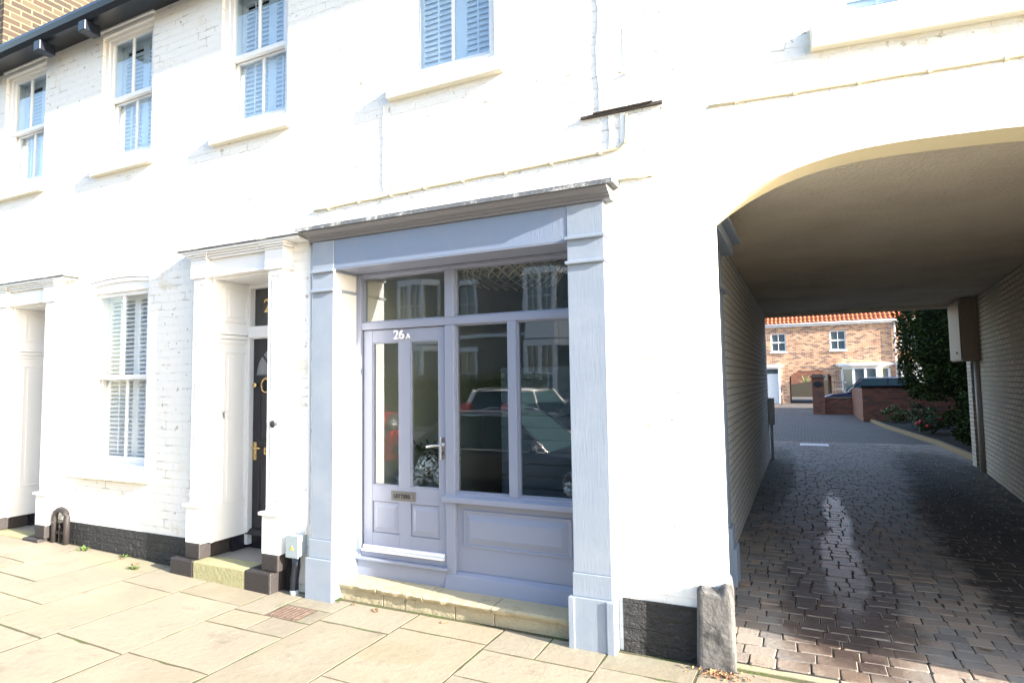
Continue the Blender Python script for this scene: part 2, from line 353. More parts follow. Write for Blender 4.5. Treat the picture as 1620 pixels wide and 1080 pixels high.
know = {-6.03: [-1.02, -1.9], -5.39: [-.41, -1.36, -2.2], -4.72: [-.36, -1.27, -2.3], -4.0: [-.67, -1.23, -2.1], -3.24: [-.33, -1.5, -2.3], -2.62: [-.21, -.97, -1.9], -1.92: [-.28, -.65, -1.6],
        -6.72: [-.75, -1.6], -7.4: [-.5, -1.4], -8.1: [-1.0]}
for i in range(len(cols)-1):
    a, b = cols[i], cols[i+1]; ys = [.05 if b > -6 or b < -8.9 else .05]+list(know.get(a, []))
    while ys[-1] > -3.75: ys.append(max(-3.75, ys[-1]-random.uniform(.55, 1.1)))
    if a not in know: ys = [.05, -.12]+ys[1:]
    for k in range(len(ys)-1):
        y1, y0 = ys[k], ys[k+1]
        if y1-y0 < .12: continue
        if a == -1.92 and k == 0:
            slab(mb, a, -1.56, y0, y1); slab(mb, -1.56, b, y0, y1); continue
        if a == -4.0 and k == 0:      # small flags round the drain cover
            slab(mb, -4.0, -3.69, -.42, .05); slab(mb, -3.69, -3.24, -.19, .05); slab(mb, -3.38, -3.24, -.42, -.19); slab(mb, -4.0, -3.6, -.67, -.42); slab(mb, -3.6, -3.24, -.67, -.42); continue
        slab(mb, a, b, y0, y1)
xs = [-1.17, -.62, .25, 1.15, 2.1, 3.1, 4.2, 5.4, 6.6]
for i in range(len(xs)-1):
    ys = [.03 if i == 0 else .06, -.22, -.85, -1.6, -2.4, -3.75]
    for k in range(len(ys)-1): slab(mb, xs[i], xs[i+1], ys[k+1]+(.09*math.sin(i*3.1) if k < 4 else 0), ys[k]+(.09*math.sin(i*3.1) if k > 0 else 0))
tag(mb.build('pavement', m_flag), kind='structure')
mb = MB(); mb.add([(-13.2,-3.77,gz(-13.2)-.0015),(-4.0,-3.77,-.0015),(7,-3.77,-.0015),(7,.12,-.0015),(-4.0,.12,-.0015),(-13.2,.12,gz(-13.2)-.0015)], [(0,1,4,5),(1,2,3,4)])
tag(mb.build('pavement_bedding', m_bed), kind='structure')
mb = MB()
x = -13.2
while x < 7: slab(mb, x, x+.9, -3.91, -3.77, .0, th=.16); x += .9
tag(mb.build('kerb', m_kerb), kind='structure')
# edging strip between flags and setts
mb = MB()
for (a, b) in ((-.6, .12), (.12, 1.0), (1.0, 1.9), (1.9, 2.6)): slab(mb, a, b, .07+.02*random.random(), .165, .004, th=.06)
tag(mb.build('driveway_edging', m_kerb), kind='structure')
# driveway setts
def rwx(y): return 2.10+.0805*(y-.4)
mb = MB(); y = .19; row = 0
while y < 14.2:
    hgt = random.uniform(.115, .14) if y > .5 else .145
    xa = -.70 if y < 10.45 else -3.4; xb = rwx(y)+.02 if y < 9.5 else 3.0
    if y < .45: xa = -.46
    x = xa-random.uniform(0, .1)
    while x < xb:
        w = random.choice((.10, .14, .15, .17, .2)) if y > .4 else random.choice((.15, .19, .22))
        x1 = min(x+w, xb)
        if x1-x > .04 and x1 > xa+.03:
            g = .003; bb = .006; x0c = max(x, xa); yy = y+random.uniform(-.006, .006)
            dz = random.uniform(-.0025, .0025); t1 = random.uniform(-.0015, .0015); t2 = random.uniform(-.0015, .0015)
            jj = lambda: random.uniform(-.004, .004)
            c = [(x0c+g+jj(), yy+g+jj()), (x1-g+jj(), yy+g+jj()), (x1-g+jj(), yy+hgt-g+jj()), (x0c+g+jj(), yy+hgt-g+jj())]
            # rounded corners: 8-gon
            q = []
            for i in range(4):
                p, n_, pr = c[i], c[(i+1) % 4], c[i-1]
                for o_ in (pr, n_):
                    dx, dy = o_[0]-p[0], o_[1]-p[1]; l = math.hypot(dx, dy); q.append((p[0]+dx/l*.012, p[1]+dy/l*.012))
            cx = sum(p[0] for p in q)/8; cy = sum(p[1] for p in q)/8
            vs = [(p[0], p[1], -.03) for p in q]+[(p[0], p[1], -.005+dz) for p in q]
            for p in q:
                dx, dy = cx-p[0], cy-p[1]; l = math.hypot(dx, dy); vs.append((p[0]+dx/l*bb, p[1]+dy/l*bb, dz+(t1 if p[0] < cx else -t1)+(t2 if p[1] < cy else -t2)))
            mb.add(vs, [(i, (i+1) % 8, 8+(i+1) % 8, 8+i) for i in range(8)]+[(8+i, 8+(i+1) % 8, 16+(i+1) % 8, 16+i) for i in range(8)]+[tuple(range(16, 24))])
        x = x1
    y += hgt; row += 1
tag(mb.build('driveway', m_sett), kind='structure')
tag(bx('driveway_bedding', -3.4, 3.1, .12, 14.3, -.3, -.0075, m_settbase), kind='structure')
mb = MB(); mb.box(-16, 12, 14.24, 40.9, -.3, -.002); mb.box(-16, -3.4, 10.6, 14.24, -.3, -.002)
tag(mb.build('courtyard', m_yard), kind='structure')
bx('far_drive', -3, 4, 40.9, 62, -.3, -.006, m_yard).__setitem__('kind', 'structure')
mb = MB(); mb.prism([(2.22, 24.7), (2.45, 19.6), (2.74, 16.6), (2.98, 14.3), (3.08, 10.6), (9, 10.6), (9, 24.7)], -.1, .06, 'z')
tag(mb.build('flower_bed', m_soil), kind='structure')
pts = [(2.15, 24.7), (2.387, 19.633), (2.682, 16.62), (2.903, 14.357), (2.963, 12.5), (3.0, 10.6)]
mb = MB()
for i in range(len(pts)-1):
    (xa, ya), (xb, yb) = pts[i], pts[i+1]; mb.prism([(xa, ya), (xb, yb), (xb+.1, yb), (xa+.1, ya)], -.05, .11, 'z')
tag(mb.build('bed_edging', mat('timber edging', (.22, .15, .08), .85, bump=(12, .6)), bevel=.01), kind='structure')

# ================================================================= SASH WINDOWS
def shutters(mb, x0, x1, z0, z1, y, tilt=1.0, pitch=.045):
    w = (x1-x0); mid = x0+w*.56
    for (a, b) in ((x0, mid), (mid, x1)):
        mb.box(a, a+.05, y-.014, y+.014, z0, z1); mb.box(b-.05, b, y-.014, y+.014, z0, z1)
        mb.box(a+.05, b-.05, y-.014, y+.014, z0, z0+.07); mb.box(a+.05, b-.05, y-.014, y+.014, z1-.07, z1)
        z = z0+.07+pitch*.6
        while z < z1-.09:
            hx = .028; dy = hx*math.cos(tilt); dz = hx*math.sin(tilt)
            for s_ in (1,):
                mb.add([(a+.05, y-dy, z-dz), (b-.05, y-dy, z-dz), (b-.05, y+dy, z+dz), (a+.05, y+dy, z+dz),
                        (a+.05, y-dy, z-dz+.008), (b-.05, y-dy, z-dz+.008), (b-.05, y+dy, z+dz+.008), (a+.05, y+dy, z+dz+.008)],
                       [(0,3,2,1),(4,5,6,7),(0,1,5,4),(1,2,6,5),(2,3,7,6),(3,0,4,7)])
            z += pitch
        c = (a+b)/2; mb.box(c-.006, c+.006, y-.036, y-.028, z0+.09, z1-.09)
def sash(parent, x0, x1, z0, z1, wy, sill, arch=0, head=.0, meet=.5, bar=True, gm=None, loc=False, slat=True):
    K = dict(local=loc)
    y = wy+.03; f = .055
    mb = MB(); mb.box(x0, x0+f, y, y+.16, z0, z1); mb.box(x1-f, x1, y, y+.16, z0, z1); mb.box(x0+f, x1-f, y+.002, y+.16, z0, z0+.05)
    if arch:
        n = 10; top = [(x0+(x1-x0)*i/n, z1-.035+.03*(1-(2*i/n-1)**2)) for i in range(n+1)]
        mb.prism([(x0+.001, z1-arch-.10), (x1-.001, z1-arch-.10)]+[(a, b-.003) for a, b in reversed(top)], y-.004, y+.159, 'y'); mb.prism([(a, b-.045) for a, b in top]+[(a, b-.004) for a, b in reversed(top)], y-.022, y-.005, 'y')
    else:
        mb.box(x0+f, x1-f, y-.002, y+.16, z1-.04-head, z1)
        if head: mb.box(x0-.02, x1+.02, y-.06, y-.003, z1-.06, z1-.012); mb.box(x0, x1, y-.04, y-.003, z1-.11, z1-.075)
    w = mb.build('window', m_gloss, parent, .004, **K)
    zt = z1-.04-head-(arch+.06 if arch else 0); zb = z0+.05; zm = zb+(zt-zb)*meet; xa = x0+f; xb = x1-f; st = .045
    def sh(name, za, zc, ys, hornside):
        mb = MB(); mb.box(xa, xa+st, ys, ys+.045, za, zc); mb.box(xb-st, xb, ys, ys+.045, za, zc)
        mb.box(xa+st, xb-st, ys+.002, ys+.043, zc-(.045 if hornside != 'b' else .04), zc); mb.box(xa+st, xb-st, ys+.002, ys+.043, za, za+(.045 if hornside == 'b' else .07))
        if hornside == 'b':
            for xx in (xa, xb-st): mb.prism([(xx+.006, za), (xx+st-.006, za), (xx+st-.016, za-.06), (xx+.016, za-.06)], ys+.004, ys+.04)
        c = (xa+xb)/2
        if bar: mb.box(c-.011, c+.011, ys+.008, ys+.036, za+.045, zc-.04)
        mb.build(name, m_gloss, w, .003, **K)
        g = MB(); g.add([(xa+st-.005, ys+.022, za+.04), (xb-st+.005, ys+.022, za+.04), (xb-st+.005, ys+.022, zc-.035), (xa+st-.005, ys+.022, zc-.035)], [(0,1,2,3)])
        g.build('glass', gm or m_glassu, w, **K)
    sh('upper_sash', zm-.02, zt, y+.02, 'b'); sh('lower_sash', zb, zm+.02, y+.075, 't')
    if slat:
        mb = MB(); shutters(mb, xa+.01, xb-.01, zb, zt, y+.165, tilt=.75 if arch else 1.18); mb.build('shutters', m_slat, w, **K)
    sx0, sx1, sz0, sz1, sy = sill
    mb = MB(); mb.prism([(sy, sz0), (wy+.001, sz0), (wy+.001, sz0-.0), (wy+.12, sz0), (wy+.12, sz1+.03), (sy, sz1)], sx0, sx1, 'x'); 
    mb = MB(); mb.prism([(sy, sz0), (wy+.10, sz0), (wy+.10, sz1+.03), (sy, sz1)], sx0, sx1, 'x')
    mb.build('sill', m_stonesill, w, .006, **K)
    return w

# ================================================================= WHITE HOUSE (left) 
H1 = thing('white_house', 'white painted brick house with panelled porches, sash windows and a black gutter', 'house', (-6.5, WY, 0))
ups = [(-8.65, -7.80), (-6.72, -5.87), (-4.86, -4.01)]
LW = (-6.84, -5.84, .87, 2.84)
D1 = (-4.86, -4.12, .0, 2.74); D2 = (-8.20, -7.46, .0, 2.66)
mb = MB(); wall_holes(mb, -9.3, -3.86, .30, 5.66, WY, WY+.26, [(a, b, 4.10, 5.60) for a, b in ups]+[LW, (D1[0], D1[1], .30, D1[3]), (D2[0], D2[1], .30, D2[3])])

AC_ = [(LW[0]+(LW[1]-LW[0])*i/12, LW[3]-.035+.03*(1-(i/6-1)**2)) for i in range(13)]
mb.prism([(LW[0], LW[3]), (LW[1], LW[3])]+list(reversed(AC_)), WY+.0005, WY+.2)
mb.build('wall', m_wall, H1)
mb = MB()
for (a, b) in ((-7.02, D1[0]-.03), (D1[1]+.16, -3.86), (-9.3, -8.4)): MB().box(a, b, WY-.012, WY+.24, -.1, .299).build('plinth', m_blkbrick, H1)
for a, b in ups: sash(H1, a, b, 4.10, 5.60, WY, (a-.09, b+.05, 3.955, 4.06, WY-.055), head=.10, meet=.49)
sash(H1, *LW, WY, (-6.97, -5.71, .775, .87, WY-.07), arch=.05, meet=.5, gm=m_glassl)
# gutter, rafter feet
mb = MB(); mb.prism([(-.235, 5.64), (-.245, 5.60), (-.23, 5.55), (-.19, 5.515), (-.14, 5.515), (-.10, 5.56), (-.10, 5.64)], -9.3, -3.86, 'x')
mb.build('gutter', m_gut, H1)
mb = MB(); mb.box(-9.3, -3.86, -.098, WY-.002, 5.56, 5.60); mb.build('soffit', m_gut, H1)
for x in (-7.42, -6.60): bx('gutter_bracket', x-.06, x+.06, -.225, -.06, 5.395, 5.512, m_gut, H1, .012)
mb = MB(); mb.add([(-9.3, -.2, 5.66), (-3.861, -.2, 5.66), (-3.861, 5.2, 8.9), (-9.3, 5.2, 8.9)], [(0,1,2,3)]); mb.add([(-9.3, 10.4, 5.66), (-3.861, 10.4, 5.66), (-3.861, 5.2, 8.9), (-9.3, 5.2, 8.9)], [(3,2,1,0)])
mb.build('roof', m_slate, H1)
mb = MB(); mb.box(-9.29, -3.87, 10.2, 10.39, 0, 5.66); mb.build('back_wall', m_rdbrick, H1)
mb = MB(); mb.box(-9.28, -5.0, .58, .62, .1, 5.6); mb.box(-5.0, -3.9, .80, .84, .1, 2.9); mb.box(-5.0, -3.9, .58, .62, 2.9, 5.6); mb.box(-5.02, -5.0, .62, .80, .1, 2.9); mb.box(-9.28, -3.9, .35, .58, 2.95, 3.0); mb.box(-9.28, -3.9, .35, 3., 5.58, 5.61); mb.build('interior_wall', m_dark, H1)  # dark panels close behind the windows stand in for unlit rooms

def numeral(parent, txt, x, y, z, size, mt, name='numeral', ext=.006, rot=(90, 0, 0), local=False):
    cu = bpy.data.curves.new(name, 'FONT'); cu.body = txt; cu.size = size; cu.extrude = ext; cu.bevel_depth = .0015
    o = bpy.data.objects.new(name, cu); link(o); bpy.context.view_layer.update()
    dg = bpy.context.evaluated_depsgraph_get(); me = bpy.data.meshes.new_from_object(o.evaluated_get(dg)); bpy.data.objects.remove(o)
    me.materials.clear(); me.materials.append(mt)
    ob = link(bpy.data.objects.new(name, me)); off = Vector((0, 0, 0)); p = parent
    while p is not None: off += p.location; p = p.parent
    ob.parent = parent; ob.location = Vector((x, y, z))-off; ob.rotation_euler = tuple(R(a) for a in rot); return ob

def panel(mb, x0, x1, z0, z1, y, d=.012, rail=.03, up=True):
    """raised and fielded panel standing on the plane y, facing -y"""
    mb.box(x0, x1, y-.004, y+.004, z0, z1)
    a = rail
    vs = [(x0+.012, y-.003, z0+.012), (x1-.012, y-.003, z0+.012), (x1-.012, y-.003, z1-.012), (x0+.012, y-.003, z1-.012), (x0+a, y-d, z0+a), (x1-a, y-d, z0+a), (x1-a, y-d, z1-a), (x0+a, y-d, z1-a)]
    mb.add(vs, [(0,1,5,4), (1,2,6,5), (2,3,7,6), (3,0,4,7), (4,5,6,7)])
def bead(mb, x0, x1, z0, z1, y, t=.012, w=.014):
    mb.box(x0, x1, y-t, y, z0, z0+w); mb.box(x0, x1, y-t, y, z1-w, z1); mb.box(x0, x0+w, y-t, y, z0+w, z1-w); mb.box(x1-w, x1, y-t, y, z0+w, z1-w)
def porch(parent, dx, dz, name_room):
    pf = -.02
    def X(x): return x+dx
    # step
    g = gz(X(-4.6))
    mb = MB(); mb.box(X(-4.92), X(-4.28), -.085, .12, g-.05, .165+dz); mb.build('step', m_stepg, parent, .012)
    for a, b in ((-5.22, -4.921), (-4.279, -3.985)): MB().box(X(a), X(b), -.088, .16, g-.06, .168+dz).build('step_end', m_blk, parent, .014)
    MB().box(X(-4.9), X(-4.12), .121, .62, g-.05, .162+dz).build('porch_floor', m_floor, parent)
    for a, b, c in ((-5.07, -4.885, 1), (-4.125, -3.94, 0)):
        MB().box(X(a), X(b), pf-.03, WY+.2, .169+dz, .305+dz).build('pedestal', m_blk, parent, .01)
        mb = MB(); mb.box(X(a-.005), X(b+.005), pf-.025, WY+.1, .306+dz, .62+dz); mb.box(X(a-.03), X(b+.03), pf-.045, WY+.05, .621+dz, .648+dz)
        x0, x1 = X(a+.01), X(b-.01)
        mb.box(x0, x1, pf, WY+.05, .649+dz, 2.69+dz); bead(mb, x0+.012, x1-.012, .70+dz, 2.66+dz, pf-.0, .010, .022)
        mb.box(x0+.055, x1-.055, pf-.012, pf, .74+dz, 2.62+dz)
        mb.box(X(a-.015), X(b+.015), pf-.02, WY+.05, 2.691+dz, 2.86+dz)
        for k, (zz, pp) in enumerate(((2.861, .028), (2.881, .040), (2.90, .055))): mb.box(X(a-.015-k*.02), X(b+.015+k*.02), pf-pp, WY+.05, zz+dz, zz+.018+dz)
        mb.build('pilaster', m_gloss, parent, .003)
    mb = MB(); mb.box(X(-4.87), X(-4.13), .0, WY+.05, 2.70+dz, 2.86+dz); mb.box(X(-4.87), X(-4.13), -.02, .0, 2.70+dz, 2.725+dz)
    for zz, pp in ((2.861, .02), (2.881, .034), (2.90, .05)): mb.box(X(-4.85), X(-4.15), pf-pp+.006, WY+.04, zz+dz, zz+.017+dz)
    mb.box(X(-5.17), X(-3.72), pf-.065, WY-.002, 2.919+dz, 2.938+dz)
    mb.build('entablature', m_gloss, parent, .003)
    mb = MB(); mb.prism([(-.095, 2.939+dz), (WY-.001, 2.939+dz), (WY-.001, 2.99+dz), (-.098, 2.953+dz)], X(-5.21), X(-3.67), 'x'); mb.build('lead_flashing', m_lead, parent, .004)
    # reveals with panels
    mb = MB(); xl = X(-4.86); xr = X(-4.12)
    mb.box(xl-.03, xl+.012, WY-.03, .52, .30+dz, 2.70+dz); mb.box(xr-.012, xr+.03, WY-.03, .52, .30+dz, 2.70+dz); mb.box(xl+.012, xr-.012, WY-.03, .52, 2.68+dz, 2.70+dz)
    for (za, zb) in ((.62, 2.02), (2.30, 2.62)):
        a0, a1 = .14, .40
        for xx, sg in ((xl+.012, 1), (xr-.012, -1)):
            for (p, q, r_, t_) in ((a0, a1, za, za+.016), (a0, a1, zb-.016, zb), (a0, a0+.016, za+.016, zb-.016), (a1-.016, a1, za+.016, zb-.016)): mb.box(xx, xx+sg*.010, p, q, r_+dz, t_+dz)
            mb.box(xx, xx+sg*.008, a0+.05, a1-.05, za+.05+dz, zb-.05+dz)
    for xx, sg in ((xl+.012, 1), (xr-.012, -1)):
        for k in range(3): mb.box(xx, xx+sg*(.012+.006*k), WY, .42, 2.10+k*.04+dz, 2.135+k*.04+dz)
    mb.build('reveal', m_gloss, parent, .003)
    for (a_, b_) in ((xl-.02, xl+.008), (xr-.008, xr+.02)): MB().box(a_, b_, WY+.2, .52, .165+dz, .299+dz).build('skirting', m_door, parent)
    # frame, transom, fanlight
    y = .45
    mb = MB(); mb.box(xl+.012, xl+.05, y-.05, y+.06, .20+dz, 2.68+dz); mb.box(xr-.05, xr-.012, y-.05, y+.06, .20+dz, 2.68+dz)
    mb.box(xl+.05, xr-.05, y-.05, y+.06, 2.15+dz, 2.27+dz); mb.box(xl+.05, xr-.05, y-.065, y-.05, 2.16+dz, 2.20+dz); mb.box(xl+.05, xr-.05, y-.05, y+.06, 2.64+dz, 2.68+dz)
    mb.build('door_frame', m_gloss, parent, .003)
    fl = MB(); fl.box(xl+.05, xr-.05, y+.012, y+.02, 2.27+dz, 2.64+dz); fl = fl.build('fanlight', mat('dark fanlight glass', (.03, .032, .035), .08, spec=.8), parent)
    return xl, xr, y, fl
xl, xr, y, fl = porch(H1, 0, 0, '24')
numeral(fl, '2', -4.685, y+.006, 2.405, .19, m_brass, 'numeral', .004)
# black door
dx0, dx1 = xl+.052, xr-.052
dr = MB(); dr.box(dx0, dx1, y, y+.045, .31, 2.148)
bead(dr, dx0+.09, dx0+.29, 1.17, 1.66, y, .008); panel(dr, dx0+.10, dx0+.28, 1.18, 1.65, y-.001)
bead(dr, dx1-.29, dx1-.09, 1.17, 1.66, y, .008); panel(dr, dx1-.28, dx1-.10, 1.18, 1.65, y-.001)
bead(dr, dx0+.09, dx0+.29, .48, .98, y, .008); panel(dr, dx0+.10, dx0+.28, .49, .97, y-.001)
bead(dr, dx1-.29, dx1-.09, .48, .98, y, .008); panel(dr, dx1-.28, dx1-.10, .49, .97, y-.001)
door = dr.build('door', m_door, H1, .002)
cxd = (dx0+dx1)/2; Rr = .27
arc = lambda r, a: (cxd+r*math.cos(a), 1.80+r*math.sin(a))
mb = MB()
for k in range(16): a0, a1 = math.pi*k/16, math.pi*(k+1)/16; mb.prism([arc(Rr, a0), arc(Rr, a1), arc(Rr+.022, a1), arc(Rr+.022, a0)], y-.014, y)
mb.box(cxd-Rr-.022, cxd+Rr+.022, y-.014, y, 1.778, 1.80)
for a in (math.pi/4, math.pi/2, 3*math.pi/4): c_, s_ = math.cos(a), math.sin(a); mb.prism([(cxd+.04*c_-.009*s_, 1.80+.04*s_+.009*c_), (cxd+.04*c_+.009*s_, 1.80+.04*s_-.009*c_), (cxd+Rr*c_+.009*s_, 1.80+Rr*s_-.009*c_), (cxd+Rr*c_-.009*s_, 1.80+Rr*s_+.009*c_)], y-.013, y-.001)
mb.build('fan_bar', m_door, door)
mb = MB(); mb.prism([(cxd-Rr, 1.80)]+[arc(Rr, math.pi*(1-k/16)) for k in range(17)], y-.006, y-.001); mb.build('fan_pane', mat('pale obscure glass', (.22, .23, .24), .15), door)
MB().lathe((dx0+.055, y-.03, 1.705), [(.006, -.012), (.022, -.010), (.024, 0), (.012, .016), (.012, .03)], 14, 'y').build('door_knob', m_brass, door)
mb = MB(); mb.tube([(cxd-.13+.0+.055*math.cos(2*math.pi*k/20), y-.022, 1.70+.065*math.sin(2*math.pi*k/20)) for k in range(21)], .008, 6, False); mb.lathe((cxd-.13, y-.012, 1.765), [(.01, -.01), (.022, -.006), (.022, .012)], 12, 'y'); mb.build('knocker', m_brass, door)
mb = MB(); mb.box(dx0+.02, dx0+.06, y-.008, y, .99, 1.16); mb.tube([(dx0+.04, y-.004, 1.11), (dx0+.04, y-.05, 1.11), (dx0+.15, y-.05, 1.108)], .008, 8); mb.lathe((dx0+.04, y-.012, 1.03), [(.008, 0), (.008, .006)], 8, 'y'); mb.build('handle', m_brass, door, .002)
lp = MB(); lp.box(cxd-.16, cxd+.11, y-.007, y, 1.045, 1.115); lp.box(cxd-.14, cxd+.09, y-.012, y-.007, 1.058, 1.102); lp = lp.build('letter_plate', m_brass, door, .002)
o_ = numeral(door, 'LETTERS', cxd-.135, y-.0125, 1.066, .04, m_sign, 'lettering', .001)
mb = MB(); mb.prism([(y-.06, .30), (y, .28), (y, .345), (y-.02, .345)], dx0-.03, dx1+.03, 'x'); mb.build('weather_bar', m_door, door, .003)
MB().box(dx0-.01, dx1+.01, y+.003, y+.05, .163, .299).build('threshold', m_door, H1)
MB().box(-4.848, -4.838, .14, .20, 1.40, 1.47).build('intercom', m_gloss, H1, .003)
MB().lathe((-4.03, -.046, 1.375), [(.030, .02), (.030, .010), (.026, .007), (.012, .007), (.011, .004), (.002, .004)], 20, 'y').build('bell_push', m_sign, H1)
xl2, xr2, y2, fl2 = porch(H1, -3.34, -.05, '22')
dr = MB(); dr.box(xl2+.052, xr2-.052, y2, y2+.045, .25, 2.10); panel(dr, xl2+.12, xr2-.12, .45, 1.0, y2-.001); panel(dr, xl2+.12, xr2-.12, 1.15, 1.9, y2-.001); dr.build('door', m_door, H1)
# gap filler wall of corner strip between porch and shop (cream return)
# ================================================================= SHOP HOUSE
H2 = thing('shop_house', 'white painted brick house above the blue grey shopfront with the raised number 26A', 'house', (-2.3, WY, 0))
SX0, SX1 = -3.42, -1.40
mb = MB(); wall_holes(mb, -3.86, -.612, .0, 5.66, WY, WY+.28, [(-2.80, -1.95, 4.10, 5.60), (SX0, SX1, .0, 2.78)]); mb.build('wall', m_wall, H2)
MB().box(-1.085, -.614, WY-.016, WY+.2, -.1, .325).build('plinth', m_blkbrick, H2)
sash(H2, -2.80, -1.95, 4.10, 5.60, WY, (-2.90, -1.87, 3.955, 4.06, WY-.055), meet=.62)
MB().prism([(-.235, 5.64), (-.245, 5.60), (-.23, 5.55), (-.19, 5.515), (-.14, 5.515), (-.10, 5.56), (-.10, 5.64)], -3.859, -.8, 'x').build('gutter', m_gut, H2)
mb = MB(); mb.add([(-3.86, -.2, 5.66), (-.8, -.2, 5.66), (-.8, 5.2, 8.9), (-3.86, 5.2, 8.9)], [(0,1,2,3)]); mb.add([(-3.86, 10.4, 5.66), (-.8, 10.4, 5.66), (-.8, 5.2, 8.9), (-3.86, 5.2, 8.9)], [(3,2,1,0)]); mb.build('roof', m_slate, H2)
MB().box(-3.86, -.70, 10.2, 10.39, 0, 5.66).build('back_wall', m_rdbrick, H2)
# interior room behind the shop window
MB().box(-3.44, -3.40, .42, 5.0, .13, 3.0).build('interior_side_wall', m_cream, H2)
mb = MB(); mb.box(-3.44, -.9, 5.0, 5.05, .13, 3.0); mb.box(-.95, -.9, .42, 5.0, .13, 3.0); mb.box(-3.86, -.8, .58, .62, 3.05, 5.6); mb.build('interior_wall', m_int, H2)
MB().box(-3.44, -.9, .30, 5.0, .06, .12).build('interior_floor', m_intf, H2)
MB().box(-3.44, -.9, .36, 5.0, 3.0, 3.04).build('interior_ceiling', m_int, H2)
# pilasters
for (a, b, zf) in ((-3.635, -3.41, 0), (-1.39, -1.135, 1)):
    mb = MB(); yb = WY+.26 if not zf else WY+.27
    mb.box(a, b, .0, yb, .466, 2.88)
    mb.box(a-.005, b+.004, -.012, yb-.002, .32, .465); mb.box(a-.028, b+.02, -.03, yb-.004, gz(a)-.03, .319)
    if zf: mb.box(a-.028, a+.012, -.04, -.0301, -.03, .315); mb.box(b-.03, b+.02, -.04, -.0301, -.03, .315)
    for z_ in ((2.475, 2.64) if zf else (2.455, 2.615)): mb.box(a-.012, b+.014, -.022, WY+.2, z_, z_+.022)
    mb.build('pilaster', m_bluep, H2, .004)
# fascia
mb = MB(); mb.box(-3.409, -1.391, .004, WY+.27, 2.64, 2.88); mb.build('fascia', m_blue, H2, .003)
prof = [(.0, 2.881), (-.018, 2.881), (-.022, 2.898), (-.04, 2.902), (-.044, 2.915), (-.07, 2.921), (-.083, 2.935), (-.10, 2.942), (-.105, 2.962), (WY-.001, 2.962), (WY-.001, 2.881)]
mb = MB(); mb.prism(prof, -3.66, -1.08, 'x'); mb.build('cornice', mat('taupe cornice paint', (.19, .19, .205), .5, bump=(8, .2)), H2, .001)
mb = MB(); n = 40
for i in range(n):
    xa = -3.72+(2.68)*i/n; xb = -3.72+(2.68)*(i+1)/n; 
    mb.prism([(-.118, 2.952), (-.106, 2.963), (WY-.003, 2.963), (WY-.003, 3.01), (-.09, 2.992), (-.115, 2.982)], xa, xb, 'x')
mb.build('lead_flashing', m_lead, H2)
MB().box(-3.409, -1.391, .005, .31, 2.632, 2.639).build('soffit', m_blue2, H2)
MB().box(-3.413, -3.4095, -.001, WY+.25, .3, 2.63).build('reveal', m_gloss, H2)
# shop frame
y = .33; F = m_blue2
mb = MB()
mb.box(-3.409, -3.36, y-.05, y+.04, .28, 2.63); mb.box(-1.45, -1.391, y-.05, y+.04, .13, 2.63); mb.box(-3.36, -1.45, y-.05, y+.04, 2.60, 2.631)
mb.box(-3.36, -1.45, y-.045, y+.035, 2.155, 2.215)          # transom
mb.box(-2.53, -2.45, y-.05, y+.04, .24, 2.155); mb.box(-2.53, -2.45, y-.05, y+.04, 2.215, 2.60)
mb.box(-1.985, -1.915, y-.045, y+.035, .85, 2.155)
mb.box(-2.45, -1.45, y-.04, y+.035, .80, .855)
mb.build('shop_frame', F, H2, .006, seg=3)
mb = MB(); mb.prism([(y-.085, .785), (y-.03, .785), (y-.03, .845), (y-.085, .825)], -2.545, -1.392, 'x'); mb.build('window_sill', F, H2, .004)
mb = MB(); mb.box(-2.45, -1.45, y-.01, y+.02, .26, .80); bead(mb, -2.39, -1.51, .45, .725, y-.01, .012, .016); panel(mb, -2.375, -1.525, .465, .71, y-.011, .022, .06)
mb.prism([(y-.075, .13), (y+.02, .13), (y+.02, .26), (y-.02, .26), (y-.055, .235), (y-.06, .21)], -2.53, -1.391, 'x')
mb.build('stall_riser', F, H2, .002)
mb = MB(); mb.box(-3.409, -2.531, y-.055, y+.04, .13, .265); mb.box(-3.42, -2.50, y-.085, y+.04, .266, .285); mb.box(-3.36, -2.531, y-.04, y+.03, .286, .345); mb.build('door_sill', F, H2, .003)
for (a, b, c, d) in ((-3.36, -2.53, 2.215, 2.60), (-2.45, -1.45, 2.215, 2.60), (-2.45, -1.985, .855, 2.155), (-1.915, -1.45, .855, 2.155)):
    w = MB().add([(a, y, c), (b, y, c), (b, y, d), (a, y, d)], [(0,1,2,3)]).build('window_pane', m_glass, H2)
    mb = MB(); t = .012; mb.box(a, a+t, y-.02, y-.001, c, d); mb.box(b-t, b, y-.02, y-.001, c, d); mb.box(a+t, b-t, y-.02, y-.001, c, c+t); mb.box(a+t, b-t, y-.02, y-.001, d-t, d); mb.build('glazing_bead', F, w)
# shop door
mb = MB(); yd = y-.02
X0, X1 = -3.352, -2.538
mb.box(X0, -3.26, yd, yd+.045, .35, 2.15); mb.box(-2.605, X1, yd, yd+.045, .35, 2.15); mb.box(-2.99, -2.88, yd+.001, yd+.044, .35, 2.15)
for a, b in ((-3.26, -2.99), (-2.88, -2.605)):
    mb.box(a, b, yd+.001, yd+.044, 2.045, 2.15); mb.box(a, b, yd+.001, yd+.044, .735, .865); mb.box(a, b, yd+.001, yd+.044, .35, .48)
    mb.box(a, b, yd+.015, yd+.035, .48, .735); panel(mb, a+.004, b-.004, .484, .731, yd+.014, .014, .045)
    t = .01; mb.box(a, a+t, yd+.006, yd+.02, .865, 2.045); mb.box(b-t, b, yd+.006, yd+.02, .865, 2.045); mb.box(a+t, b-t, yd+.006, yd+.02, .865, .875); mb.box(a+t, b-t, yd+.006, yd+.02, 2.035, 2.045)
